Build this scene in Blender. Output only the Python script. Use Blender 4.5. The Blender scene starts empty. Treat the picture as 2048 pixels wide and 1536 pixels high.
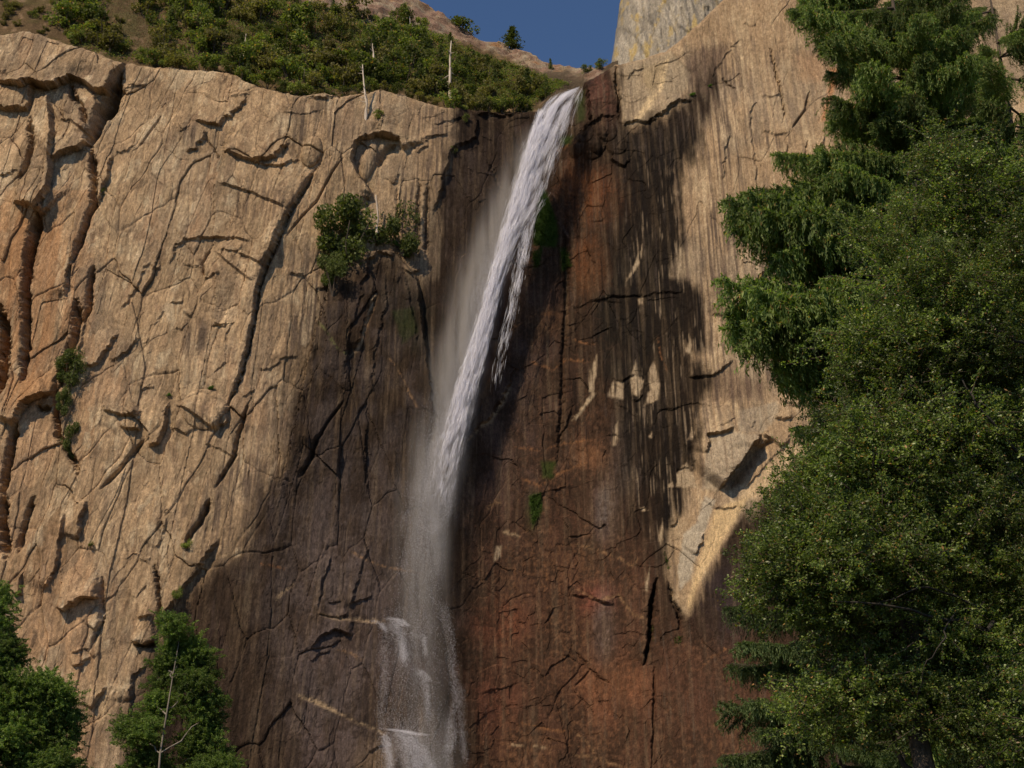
import bpy, math, random
import numpy as np
from mathutils import Vector, Matrix

# ------------------------------------------------------------------ camera
SC = bpy.context.scene
PITCH = math.radians(25.0)
FPX = 768.0 / math.tan(math.radians(14.0))      # focal length in photo pixels (photo 2048 x 1536)
CAMZ = 1.7
cam_data = bpy.data.cameras.new("camera")
cam = bpy.data.objects.new("camera", cam_data)
SC.collection.objects.link(cam)
cam.location = (0, 0, CAMZ)
cam.rotation_euler = (math.radians(90) + PITCH, 0, 0)
cam_data.sensor_width = 36.0
cam_data.lens = FPX / 2048.0 * 36.0
cam_data.clip_end = 20000.0
SC.camera = cam

# ------------------------------------------------------------------ light
SUN_EL = math.radians(46.0)
SUN_AZ = math.radians(36.0)     # how far the sun stands to the left of straight behind the camera
light_dir = Vector((math.sin(SUN_AZ) * math.cos(SUN_EL), math.cos(SUN_AZ) * math.cos(SUN_EL), -math.sin(SUN_EL)))
W = bpy.data.worlds.new("World"); SC.world = W; W.use_nodes = True
wn = W.node_tree.nodes; wl = W.node_tree.links
wn.clear()
sky = wn.new("ShaderNodeTexSky"); sky.sky_type = 'NISHITA'; sky.sun_disc = False
sky.sun_elevation = SUN_EL
to_sun = -light_dir
sky.sun_rotation = math.atan2(to_sun.x, to_sun.y)
sky.altitude = 1200.0; sky.air_density = 1.0; sky.dust_density = 0.0; sky.ozone_density = 6.0
bg = wn.new("ShaderNodeBackground"); bg.inputs['Strength'].default_value = 0.096
wo = wn.new("ShaderNodeOutputWorld")
wl.new(sky.outputs[0], bg.inputs[0]); wl.new(bg.outputs[0], wo.inputs[0])
sun_data = bpy.data.lights.new("sun", 'SUN')
sun_data.energy = 4.7; sun_data.angle = math.radians(0.5); sun_data.color = (1.0, 0.83, 0.60)
sun = bpy.data.objects.new("sun", sun_data); SC.collection.objects.link(sun)
sun.rotation_euler = light_dir.to_track_quat('-Z', 'Y').to_euler()
sun.location = (-100, -100, 150)
SC.view_settings.view_transform = 'Standard'
SC.view_settings.look = 'None'
SC.view_settings.gamma = 1.0
SC.view_settings.use_curve_mapping = False
SC.view_settings.exposure = 0.0
SC.cycles.use_denoising = True
SC.cycles.max_bounces = 4
SC.cycles.volume_bounces = 0
SC.cycles.use_adaptive_sampling = True
SC.cycles.adaptive_threshold = 0.025
SC.cycles.transparent_max_bounces = 16

# ------------------------------------------------------------------ helpers
rng = np.random.default_rng(11)
random.seed(5)
CP, SP = math.cos(PITCH), math.sin(PITCH)

def project(x, y, z):
    dz = z - CAMZ
    d = y * CP + dz * SP
    up = -y * SP + dz * CP
    return 1024 + FPX * x / d, 768 - FPX * up / d

def ray(u, v):
    a = (u - 1024) / FPX; b = -(v - 768) / FPX
    return np.array([a, CP - b * SP, SP + b * CP])

def at(u, v, y):
    r = ray(u, v); k = y / r[1]
    return np.array([r[0] * k, y, CAMZ + r[2] * k])

class Noise:
    def __init__(s, seed):
        r = np.random.default_rng(seed)
        s.p = np.concatenate([r.permutation(512)] * 3)
        a = r.uniform(0, 2 * np.pi, 512); s.gx = np.cos(a); s.gy = np.sin(a)
    def __call__(s, x, y):
        xi = np.floor(x).astype(np.int64); yi = np.floor(y).astype(np.int64)
        xf = x - xi; yf = y - yi
        u = xf * xf * xf * (xf * (xf * 6 - 15) + 10); v = yf * yf * yf * (yf * (yf * 6 - 15) + 10)
        def g(i, j, dx, dy):
            h = s.p[(s.p[(xi + i) & 511] + yi + j) & 511]
            return s.gx[h] * dx + s.gy[h] * dy
        n0 = g(0, 0, xf, yf) * (1 - u) + g(1, 0, xf - 1, yf) * u
        n1 = g(0, 1, xf, yf - 1) * (1 - u) + g(1, 1, xf - 1, yf - 1) * u
        return (n0 * (1 - v) + n1 * v) * 1.5

def fbm(x, y, o, seed, gain=0.5):
    t = 0; a = 1.0; f = 1.0; s = 0
    for i in range(o):
        t = t + a * Noise(seed * 31 + i)(x * f + i * 17.3, y * f + i * 9.1); s += a
        a *= gain; f *= 2.03
    return t / s

def voro(x, y, seed):
    """cell random values (3), distance to cell border"""
    r = np.random.default_rng(seed)
    tab = r.random((256, 256, 5))
    xi = np.floor(x).astype(np.int64); yi = np.floor(y).astype(np.int64)
    f1 = np.full(x.shape, 9.0); f2 = np.full(x.shape, 9.0)
    c = np.zeros(x.shape + (5,))
    for i in (-1, 0, 1):
        for j in (-1, 0, 1):
            t = tab[(xi + i) & 255, (yi + j) & 255]
            dx = xi + i + t[..., 0] - x; dy = yi + j + t[..., 1] - y
            d = np.sqrt(dx * dx + dy * dy)
            near = d < f1
            f2 = np.where(near, f1, np.minimum(f2, d))
            f1 = np.where(near, d, f1)
            t2 = np.stack([dx, dy, t[..., 2], t[..., 3], t[..., 4]], -1)
            c[near] = t2[near]
    return c, f2 - f1

def sstep(a, b, x):
    t = np.clip((x - a) / (b - a), 0, 1)
    return t * t * (3 - 2 * t)

# pixel frames of the enlarged views the features were read from
FR = {'A': (0, 0, .3418), 'B': (600, 0, .3418), 'C': (1150, 0, .3418), 'D': (0, 450, .3418), 'E': (600, 450, .3418),
      'F': (1150, 450, .3418), 'G': (0, 1000, .349), 'H': (600, 1000, .349), 'I': (1150, 1000, .349), 'P': (0, 0, 1.0)}
def px(k, pts):
    ox, oy, s = FR[k]
    return np.array([(ox + s * a, oy + s * b) for a, b in pts], float)

def line_field(P, U, V):
    """distance, signed side (negative = left hand of travel), position along 0..1"""
    d = np.full(U.shape, 1e9); side = np.zeros(U.shape); tt = np.zeros(U.shape)
    L = np.r_[0, np.cumsum(np.hypot(*np.diff(P, axis=0).T))]
    for i in range(len(P) - 1):
        a = P[i]; e = P[i + 1] - a; l2 = e @ e + 1e-9
        t = np.clip(((U - a[0]) * e[0] + (V - a[1]) * e[1]) / l2, 0, 1)
        dx = U - a[0] - t * e[0]; dy = V - a[1] - t * e[1]
        dd = np.hypot(dx, dy); m = dd < d
        d = np.where(m, dd, d)
        side = np.where(m, e[0] * (V - a[1]) - e[1] * (U - a[0]), side)
        tt = np.where(m, (L[i] + t * math.sqrt(l2)) / L[-1], tt)
    return d, side, tt

def window(P, U, V, m):
    return (U > P[:, 0].min() - m) & (U < P[:, 0].max() + m) & (V > P[:, 1].min() - m) & (V < P[:, 1].max() + m)

def inside(P, U, V):
    r = np.zeros(U.shape, bool); n = len(P)
    for i in range(n):
        x1, y1 = P[i]; x2, y2 = P[(i + 1) % n]
        c = ((y1 > V) != (y2 > V)) & (U < (x2 - x1) * (V - y1) / (y2 - y1 + 1e-9) + x1)
        r ^= c
    return r

def poly_mask(P, U, V, soft):
    out = np.zeros(U.shape)
    w = window(P, U, V, soft * 1.5)
    if not w.any(): return out
    u, v = U[w], V[w]
    d, _, _ = line_field(np.vstack([P, P[:1]]), u, v)
    sd = np.where(inside(P, u, v), d, -d)
    out[w] = sstep(-soft, soft, sd)
    return out

COL = SC.collection
def link(o, parent=None, label=None, cat=None, group=None, kind=None):
    COL.objects.link(o)
    if parent is not None: o.parent = parent
    if label: o["label"] = label
    if cat: o["category"] = cat
    if group: o["group"] = group
    if kind: o["kind"] = kind
    return o

def mesh_from(name, verts, faces, mat=None, smooth=True, color=None, extra=None):
    """verts (n,3), faces (m,k) all with k corners"""
    me = bpy.data.meshes.new(name)
    verts = np.asarray(verts, np.float32); faces = np.asarray(faces, np.int32)
    n, m, k = len(verts), len(faces), faces.shape[1]
    me.vertices.add(n); me.vertices.foreach_set("co", verts.ravel())
    me.loops.add(m * k); me.loops.foreach_set("vertex_index", faces.ravel())
    me.polygons.add(m)
    me.polygons.foreach_set("loop_start", np.arange(0, m * k, k, dtype=np.int32))
    me.polygons.foreach_set("loop_total", np.full(m, k, np.int32))
    me.polygons.foreach_set("use_smooth", np.full(m, smooth, bool))
    me.update(calc_edges=True)
    if color is not None:
        c = np.ones((n, 4), np.float32); c[:, :3] = color
        at_ = me.attributes.new("albedo", 'FLOAT_COLOR', 'POINT'); at_.data.foreach_set("color", c.ravel())
    if extra is not None:
        for nm, arr in extra.items():
            a_ = me.attributes.new(nm, 'FLOAT', 'POINT'); a_.data.foreach_set("value", np.asarray(arr, np.float32))
    if mat: me.materials.append(mat)
    return me

def grid_faces(nr, nc):
    i = np.arange(nr - 1)[:, None] * nc + np.arange(nc - 1)[None, :]
    return np.stack([i, i + 1, i + nc + 1, i + nc], -1).reshape(-1, 4)

# ------------------------------------------------------------------ materials
def new_mat(name):
    m = bpy.data.materials.new(name); m.use_nodes = True
    nt = m.node_tree; nt.nodes.clear()
    return m, nt.nodes, nt.links

def rock_material(name, bump=0.25):
    m, N, L = new_mat(name)
    out = N.new("ShaderNodeOutputMaterial"); p = N.new("ShaderNodeBsdfPrincipled")
    L.new(p.outputs[0], out.inputs[0])
    attr = N.new("ShaderNodeAttribute"); attr.attribute_name = "albedo"
    wet = N.new("ShaderNodeAttribute"); wet.attribute_name = "wet"
    tc = N.new("ShaderNodeTexCoord")
    mp = N.new("ShaderNodeMapping"); mp.inputs['Scale'].default_value = (1.6, 1.6, 0.45)
    L.new(tc.outputs['Object'], mp.inputs[0])
    n1 = N.new("ShaderNodeTexNoise"); n1.inputs['Scale'].default_value = 1.3; n1.inputs['Detail'].default_value = 7; n1.inputs['Roughness'].default_value = 0.74
    L.new(mp.outputs[0], n1.inputs['Vector'])
    n2 = N.new("ShaderNodeTexNoise"); n2.inputs['Scale'].default_value = 4.5; n2.inputs['Detail'].default_value = 5; n2.inputs['Roughness'].default_value = 0.7
    L.new(tc.outputs['Object'], n2.inputs['Vector'])
    r1 = N.new("ShaderNodeMapRange"); r1.inputs['From Min'].default_value = 0.3; r1.inputs['From Max'].default_value = 0.7
    r1.inputs['To Min'].default_value = 0.72; r1.inputs['To Max'].default_value = 1.25
    L.new(n1.outputs[0], r1.inputs[0])
    r2 = N.new("ShaderNodeMapRange"); r2.inputs['From Min'].default_value = 0.3; r2.inputs['From Max'].default_value = 0.7
    r2.inputs['To Min'].default_value = 0.76; r2.inputs['To Max'].default_value = 1.18
    L.new(n2.outputs[0], r2.inputs[0])
    def vor(scale, stretch, seed):
        mpv = N.new("ShaderNodeMapping"); mpv.inputs['Scale'].default_value = (scale, scale, scale * stretch); mpv.inputs['Location'].default_value = (seed, seed * 2.3, 0)
        dis = N.new("ShaderNodeVectorMath"); dis.operation = 'MULTIPLY_ADD'; dis.inputs[1].default_value = (.9 / scale, .9 / scale, 1.2 / scale)
        L.new(n1.outputs['Color'], dis.inputs[0]); L.new(tc.outputs['Object'], dis.inputs[2]); L.new(dis.outputs[0], mpv.inputs[0])
        v = N.new("ShaderNodeTexVoronoi"); v.feature = 'F1'; L.new(mpv.outputs[0], v.inputs['Vector'])
        sp = N.new("ShaderNodeSeparateColor"); L.new(v.outputs['Color'], sp.inputs[0])
        return sp
    va = vor(.9, .45, 3.1); vb = vor(2.2, .6, 7.7)
    def mr(sock, lo, hi):
        m_ = N.new("ShaderNodeMapRange"); m_.inputs['To Min'].default_value = lo; m_.inputs['To Max'].default_value = hi; L.new(sock, m_.inputs[0]); return m_.outputs[0]
    def mm(op, a, b_):
        m_ = N.new("ShaderNodeMath"); m_.operation = op
        for k_, q_ in enumerate((a, b_)):
            if isinstance(q_, (int, float)): m_.inputs[k_].default_value = q_
            else: L.new(q_, m_.inputs[k_])
        return m_.outputs[0]
    tint = mm('MULTIPLY', mr(va.outputs[0], .83, 1.17), mr(vb.outputs[0], .82, 1.16))
    hgt = mm('ADD', mm('MULTIPLY', va.outputs[1], .6), mm('MULTIPLY', vb.outputs[1], .35))
    mul = N.new("ShaderNodeMath"); mul.operation = 'MULTIPLY'
    L.new(mm('MULTIPLY', r1.outputs[0], tint), mul.inputs[0]); L.new(r2.outputs[0], mul.inputs[1])
    vm = N.new("ShaderNodeVectorMath"); vm.operation = 'SCALE'
    L.new(attr.outputs['Color'], vm.inputs[0]); L.new(mul.outputs[0], vm.inputs['Scale'])
    L.new(vm.outputs[0], p.inputs['Base Color'])
    rr = N.new("ShaderNodeMapRange"); rr.inputs['To Min'].default_value = 0.9; rr.inputs['To Max'].default_value = 0.6
    L.new(wet.outputs['Fac'], rr.inputs[0]); L.new(rr.outputs[0], p.inputs['Roughness'])
    p.inputs['Specular IOR Level'].default_value = 0.05
    b = N.new("ShaderNodeBump"); b.inputs['Strength'].default_value = 0.55; b.inputs['Distance'].default_value = bump
    L.new(mm('ADD', n1.outputs[0], hgt), b.inputs['Height'])
    b2 = N.new("ShaderNodeBump"); b2.inputs['Strength'].default_value = 0.75; b2.inputs['Distance'].default_value = bump * 0.7
    L.new(n2.outputs[0], b2.inputs['Height']); L.new(b.outputs[0], b2.inputs['Normal'])
    L.new(b2.outputs[0], p.inputs['Normal'])
    return m

def leaf_material(name, c1, c2, trans=0.3, rough=0.55, spec=0.3, objvar=0.35, dead=0.0):
    m, N, L = new_mat(name)
    out = N.new("ShaderNodeOutputMaterial")
    geo = N.new("ShaderNodeNewGeometry"); oi = N.new("ShaderNodeObjectInfo")
    mix = N.new("ShaderNodeMix"); mix.data_type = 'RGBA'
    mix.inputs[6].default_value = (*c1, 1); mix.inputs[7].default_value = (*c2, 1)
    L.new(geo.outputs['Random Per Island'], mix.inputs[0])
    leafcol = mix.outputs[2]
    if dead:
        mul_ = N.new("ShaderNodeMath"); mul_.operation = 'MULTIPLY'; mul_.inputs[1].default_value = 37.73; L.new(geo.outputs['Random Per Island'], mul_.inputs[0])
        fr = N.new("ShaderNodeMath"); fr.operation = 'FRACT'; L.new(mul_.outputs[0], fr.inputs[0])
        gt = N.new("ShaderNodeMath"); gt.operation = 'GREATER_THAN'; gt.inputs[1].default_value = 1 - dead; L.new(fr.outputs[0], gt.inputs[0])
        mx = N.new("ShaderNodeMix"); mx.data_type = 'RGBA'; mx.inputs[7].default_value = (.34, .19, .07, 1)
        L.new(gt.outputs[0], mx.inputs[0]); L.new(leafcol, mx.inputs[6]); leafcol = mx.outputs[2]
    mr = N.new("ShaderNodeMapRange"); mr.inputs['To Min'].default_value = 1 - objvar; mr.inputs['To Max'].default_value = 1 + objvar
    L.new(oi.outputs['Random'], mr.inputs[0])
    sc = N.new("ShaderNodeVectorMath"); sc.operation = 'SCALE'
    L.new(leafcol, sc.inputs[0]); L.new(mr.outputs[0], sc.inputs['Scale'])
    p = N.new("ShaderNodeBsdfPrincipled"); p.inputs['Roughness'].default_value = rough
    p.inputs['Specular IOR Level'].default_value = spec
    L.new(sc.outputs[0], p.inputs['Base Color'])
    t = N.new("ShaderNodeBsdfTranslucent")
    tsc = N.new("ShaderNodeVectorMath"); tsc.operation = 'MULTIPLY'; tsc.inputs[1].default_value = (1.3, 1.5, 0.5)
    L.new(sc.outputs[0], tsc.inputs[0]); L.new(tsc.outputs[0], t.inputs[0])
    ms = N.new("ShaderNodeMixShader"); ms.inputs[0].default_value = trans
    L.new(p.outputs[0], ms.inputs[1]); L.new(t.outputs[0], ms.inputs[2]); L.new(ms.outputs[0], out.inputs[0])
    return m

def bark_material(name, c1, c2, scale=6.0):
    m, N, L = new_mat(name)
    out = N.new("ShaderNodeOutputMaterial"); p = N.new("ShaderNodeBsdfPrincipled"); L.new(p.outputs[0], out.inputs[0])
    tc = N.new("ShaderNodeTexCoord"); mp = N.new("ShaderNodeMapping"); mp.inputs['Scale'].default_value = (1, 1, 0.2)
    L.new(tc.outputs['Object'], mp.inputs[0])
    n = N.new("ShaderNodeTexNoise"); n.inputs['Scale'].default_value = scale; n.inputs['Detail'].default_value = 6
    L.new(mp.outputs[0], n.inputs['Vector'])
    r = N.new("ShaderNodeValToRGB"); r.color_ramp.elements[0].position = 0.35; r.color_ramp.elements[1].position = 0.65
    r.color_ramp.elements[0].color = (*c1, 1); r.color_ramp.elements[1].color = (*c2, 1)
    L.new(n.outputs[0], r.inputs[0]); L.new(r.outputs[0], p.inputs['Base Color'])
    p.inputs['Roughness'].default_value = 0.9
    b = N.new("ShaderNodeBump"); b.inputs['Distance'].default_value = 0.05
    L.new(n.outputs[0], b.inputs['Height']); L.new(b.outputs[0], p.inputs['Normal'])
    return m

M_ROCK = rock_material("granite")
M_OAK = leaf_material("oak_leaf", (0.034, 0.070, 0.015), (0.230, 0.280, 0.075), 0.42, 0.42, 0.4, 0.5, .035)
M_FIR = leaf_material("fir_needles", (0.050, 0.095, 0.024), (0.225, 0.280, 0.085), 0.44, 0.6, 0.25, 0.4, .03)
M_FIR2 = leaf_material("young_fir_needles", (0.050, 0.085, 0.030), (0.140, 0.180, 0.068), 0.36, 0.6, 0.25, 0.3)
M_BROAD = leaf_material("bright_leaf", (0.050, 0.098, 0.024), (0.215, 0.275, 0.075), 0.45, 0.55, 0.25, 0.4)
M_SHRUB = leaf_material("shrub_leaf", (0.056, 0.085, 0.019), (0.205, 0.228, 0.060), 0.42, 0.6, 0.2, 0.5, .04)
M_OLIVE = leaf_material("olive_shrub_leaf", (0.085, 0.082, 0.028), (0.225, 0.195, 0.070), 0.40, 0.6, 0.2, 0.3)
M_DARKB = leaf_material("dark_bush_leaf", (0.045, 0.062, 0.016), (0.125, 0.145, 0.042), 0.34, 0.6, 0.2, 0.2)
M_GREEN = leaf_material("fern_leaf", (0.035, 0.090, 0.010), (0.090, 0.170, 0.025), 0.35, 0.6, 0.2, 0.25)
M_MOSS = leaf_material("moss", (0.022, 0.050, 0.006), (0.055, 0.095, 0.014), 0.1, 0.8, 0.1, 0.1)
M_GRASS = leaf_material("dry_grass", (0.13, 0.13, 0.06), (0.22, 0.20, 0.10), 0.2, 0.7, 0.1, 0.2)
M_BARK = bark_material("bark", (0.03, 0.022, 0.015), (0.09, 0.065, 0.045))
M_PALE = bark_material("pale_bark", (0.10, 0.085, 0.07), (0.24, 0.20, 0.16), 3.0)
M_DKBARK = bark_material("dark_bark", (0.012, 0.010, 0.008), (0.035, 0.028, 0.02))
M_SNAG = bark_material("dead_wood", (0.34, 0.28, 0.22), (0.62, 0.52, 0.43), 2.0)

def water_material():
    m, N, L = new_mat("white_water")
    out = N.new("ShaderNodeOutputMaterial")
    d = N.new("ShaderNodeBsdfDiffuse"); d.inputs[0].default_value = (0.90, 0.89, 0.95, 1)
    t = N.new("ShaderNodeBsdfTranslucent"); t.inputs[0].default_value = (0.90, 0.89, 0.95, 1)
    ms = N.new("ShaderNodeMixShader"); ms.inputs[0].default_value = 0.45
    L.new(d.outputs[0], ms.inputs[1]); L.new(t.outputs[0], ms.inputs[2]); L.new(ms.outputs[0], out.inputs[0])
    return m
M_WATER = water_material()

# ------------------------------------------------------------------ the cliff
MIDS = 0.088
_cu = np.array([-900, -300, 0, 400, 520, 700, 860, 900, 1000, 1165, 1250, 1380, 1480, 1700, 2200, 2900])
_cy = np.array([244, 246, 247, 248.5, 249, 252.5, 255.5, 257.2, 261.5, 262, 258.5, 252.5, 249.5, 246, 239, 232.0])
_cx = (_cu - 1024) * MIDS
def base_y(x, z):
    lean = 0.10 * (z - 110)
    top = np.clip((z - 150) / 40, 0, 1)
    return np.interp(x, _cx, _cy) + lean + 2.0 * top * top

RIM = [(-420, 40), (-60, 62), (0, 62), (60, 60), (130, 84), (200, 100), (245, 120), (330, 126), (470, 138), (500, 158), (590, 181), (680, 186), (760, 172),
       (810, 185), (880, 207), (960, 215), (1060, 216), (1080, 214), (1090, 196), (1120, 184), (1163, 178), (1168, 158), (1200, 140), (1232, 122),
       (1280, 112), (1330, 96), (1385, 52), (1440, 0), (1500, -60), (1620, -140), (2000, -190), (2900, -230)]
def on_cliff(u, v, it=6):
    y = 252.0
    for _ in range(it):
        p = at(u, v, y); y = float(base_y(p[0], p[2]))
    return at(u, v, y)
_rim = np.array([on_cliff(*p) for p in RIM])
_o = np.argsort(_rim[:, 0]); _rim = _rim[_o]
ZMIN, ZLOW = 42.0, 12.0
xs = np.concatenate([np.linspace(-190, -108, 45)[:-1], np.linspace(-108, -66, 330)[:-1], np.linspace(-66, 48, 640)[:-1], np.linspace(48, 80, 120)[:-1], np.linspace(80, 190, 90)])
NR = 740
zr = np.interp(xs, _rim[:, 0], _rim[:, 2])
# a little natural raggedness on the rim
zr = zr + (0.9 * fbm(xs / 4.0, xs * 0 + 3.3, 5, 77, .65)) * np.where((xs > 2) & (xs < 16), .3, 1)
t = np.linspace(0, 1, NR)[:, None]
Z = ZMIN + t * (zr[None, :] - ZMIN)
low = np.linspace(ZLOW, ZMIN, 12)[:-1][:, None] * np.ones_like(xs)[None, :]
Z = np.vstack([low, Z])
X = np.repeat(xs[None, :], Z.shape[0], 0)
Y = base_y(X, Z)
U, V = project(X, Y, Z)

# zones -----------------------------------------------------------
wu = U + 24 * fbm(X / .9, Z / 20, 4, 6, .65) + 26 * fbm(X / 1.3, Z / 16, 4, 3) + 14 * fbm(X / 4, Z / 5, 3, 4)
wv = V + 26 * fbm(X / 3.0, Z / 8, 3, 5)
WET = px('P', [(905, 200), (905, 290), (884, 340), (866, 430), (860, 540), (830, 560), (790, 500), (720, 512), (655, 560), (632, 640), (604, 700),
               (568, 850), (545, 930), (505, 1000), (482, 1090), (425, 1120), (380, 1170), (345, 1230), (295, 1300), (262, 1400), (240, 1536), (230, 1900),
               (2900, 1900), (2700, 1250), (2200, 1000), (1900, 900), (1660, 890), (1560, 960), (1470, 1045), (1400, 1165), (1372, 1235), (1345, 1180), (1350, 1060), (1384, 960),
               (1400, 900), (1400, 830), (1424, 760), (1385, 705), (1420, 690), (1420, 600), (1385, 566), (1352, 545), (1370, 480), (1362, 420), (1352, 350),
               (1400, 325), (1410, 240), (1445, 160), (1432, 130), (1395, 185), (1330, 228), (1252, 250), (1236, 120), (1165, 120), (1080, 180), (960, 205)])
wet = np.where(U < 880, poly_mask(WET, wu, wv, 44), poly_mask(WET, wu, wv, 20))
# pale dry flakes inside the stained wall
FLAKES = [px('E', [(1690, 960), (1700, 850), (1740, 760), (1725, 900), (1715, 970)]), px('E', [(1800, 1000), (1840, 900), (1870, 950), (1890, 930), (1890, 1020)]),
          px('E', [(1910, 330), (1950, 240), (2005, 115), (2010, 130), (1975, 250)]),
          px('F', [(585, 90), (630, 150), (620, 260), (600, 335), (598, 200)]), px('F', [(325, 890), (350, 790), (360, 880), (400, 910), (370, 1010), (340, 985)]),
          px('F', [(425, 870), (460, 800), (490, 880), (490, 1020), (400, 1060), (440, 960)]), px('F', [(650, 745), (670, 640), (686, 700), (670, 755)]),
          px('F', [(672, 745), (684, 740), (690, 870), (680, 880)]), px('F', [(195, 1005), (230, 900), (280, 930), (280, 1015)]),
          px('F', [(540, 1536), (590, 1460), (650, 1390), (690, 1470), (720, 1536)]), px('F', [(225, 1290), (232, 1180), (255, 1150), (240, 1290)]),
          px('F', [(80, 980), (90, 850), (130, 760), (125, 860), (105, 980)]), px('F', [(0, 1130), (60, 1040), (100, 980), (120, 990), (60, 1070), (0, 1150)]),
          px('F', [(650, 1260), (680, 1190), (695, 1220), (680, 1260)]), px('F', [(430, 1240), (450, 1210), (450, 1250)]), px('F', [(370, 430), (395, 420), (395, 460), (375, 465)]),
          px('I', [(485, 210), (498, 110), (505, 200), (495, 260)]), px('I', [(390, 520), (412, 440), (425, 380), (415, 520)]), px('I', [(370, 45), (400, 40), (425, 60), (390, 65)]),
          px('H', [(1110, 350), (1125, 270), (1160, 260), (1150, 330)]), px('G', [(1330, 320), (1360, 270), (1390, 260), (1380, 330)]), px('E', [(300, 780), (340, 740), (430, 420), (450, 410), (350, 740)])]
flake = np.zeros_like(U)
fu = U + 5 * fbm(X / .7, Z / 4, 3, 8); fv = V + 4 * fbm(X / 1.2, Z / 1.2, 3, 9)
for P_ in FLAKES: flake = np.maximum(flake, poly_mask(P_, fu, fv, 2.5))
flake *= sstep(-0.5, 0.05, fbm(X / .45, Z / 7, 3, 10))
TONGUE = px('I', [(665, -60), (640, 60), (565, 150), (553, 250), (588, 400), (562, 560), (620, 640), (660, 665), (690, 520), (800, 330), (1010, 0), (1100, -80), (1000, -150)])
tongue = poly_mask(TONGUE, fu, fv, 7)
wet = wet * (1 - 0.94 * flake) * (1 - tongue)
wet = np.clip(wet, 0, 1)

# relief ----------------------------------------------------------
D = np.zeros_like(U)          # metres towards the viewer
left = 1 - sstep(600, 900, U)               # the jointed left wall
right = sstep(1330, 1420, U) * (1 - sstep(560, 1000, V) * 0.4)
rough = 0.32 + 0.44 * left - 0.08 * right
wx = X + 1.3 * fbm(X / 10, Z / 12, 3, 21); wz = Z + 3.0 * fbm(X / 8, Z / 12, 3, 22)
sh = wx - 0.07 * wz * (0.4 + left)          # joints lean on the left wall
c, e = voro(sh / 7.5, wz / 17.0, 31)
D += rough * 0.85 * (c[..., 2] - 0.5) + rough * (0.9 * (c[..., 3] - .5) * c[..., 0] + 0.9 * (c[..., 4] - .5) * c[..., 1])
D -= rough * 0.25 * np.exp(-(e / 0.03) ** 2)
c, e = voro(sh / 2.4 + 40, wz / 9.0, 32)
zone2 = sstep(-.25, .35, fbm(X / 16, Z / 16, 3, 37))
D += rough * zone2 * (0.22 * (c[..., 2] - .5) + 0.40 * (c[..., 3] - .5) * c[..., 0] + 0.3 * (c[..., 4] - .5) * c[..., 1])
D -= rough * zone2 * 0.05 * np.exp(-(e / 0.04) ** 2)
c, e = voro(wx / 1.1 + 90, wz / 1.8, 33)
lump = np.clip(0.25 + fbm(X / 14, Z / 14, 3, 35) * 1.6, 0, 1)
D += .6 * rough * lump * (0.16 * (c[..., 2] - .5) + 0.22 * (c[..., 4] - .5) * c[..., 1])
D += 0.75 * fbm(X / 14, Z / 26, 3, 23) * (0.5 + .5 * left)
s0 = X - .06 * Z + .8 * fbm(X / 12, Z / 18, 2, 62)
c, e = voro(s0 / 5.2 + 5, Z / 46, 60)
jm = left * sstep(-.3, .1, fbm(X / 10, Z / 14, 3, 61))
D += left * .30 * (c[..., 2] - .5) + left * .55 * (c[..., 3] - .5) * c[..., 0]
D -= jm * .15 * np.exp(-(e / .02) ** 2)
D += 0.22 * fbm(sh / 1.5, Z / 15, 4, 24, .6) * (0.4 + 0.6 * left + 0.5 * right)
D += 0.13 * fbm(X / 1.3, Z / 1.9, 5, 25, 0.7) * (0.45 + 0.3 * wet + .2 * left)
cen = sstep(880, 960, U) * (1 - sstep(1330, 1400, U))
c, e = voro((X + .35 * Z + 2 * fbm(X / 6, Z / 6, 3, 27)) / 4.2, (Z - .3 * X) / 5.0, 38)
D += cen * .55 * (0.4 * (c[..., 2] - .5) + 0.55 * (c[..., 3] - .5) * c[..., 0] + 0.6 * (c[..., 4] - .5) * c[..., 1])
low_ = sstep(1000, 1150, V) * sstep(420, 560, U)
c, e = voro((X - .3 * Z) / 2.0 + 7, (Z + .4 * X) / 2.4, 39)
D += (cen + .6 * low_) * 0.13 * (c[..., 2] - .5)
c, e = voro(sh / .7 + 3, wz / 2.4, 46)
D += (.35 + .65 * left) * sstep(-.1, .35, fbm(X / 7, Z / 9, 3, 47)) * .15 * (c[..., 2] - .5)

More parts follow.
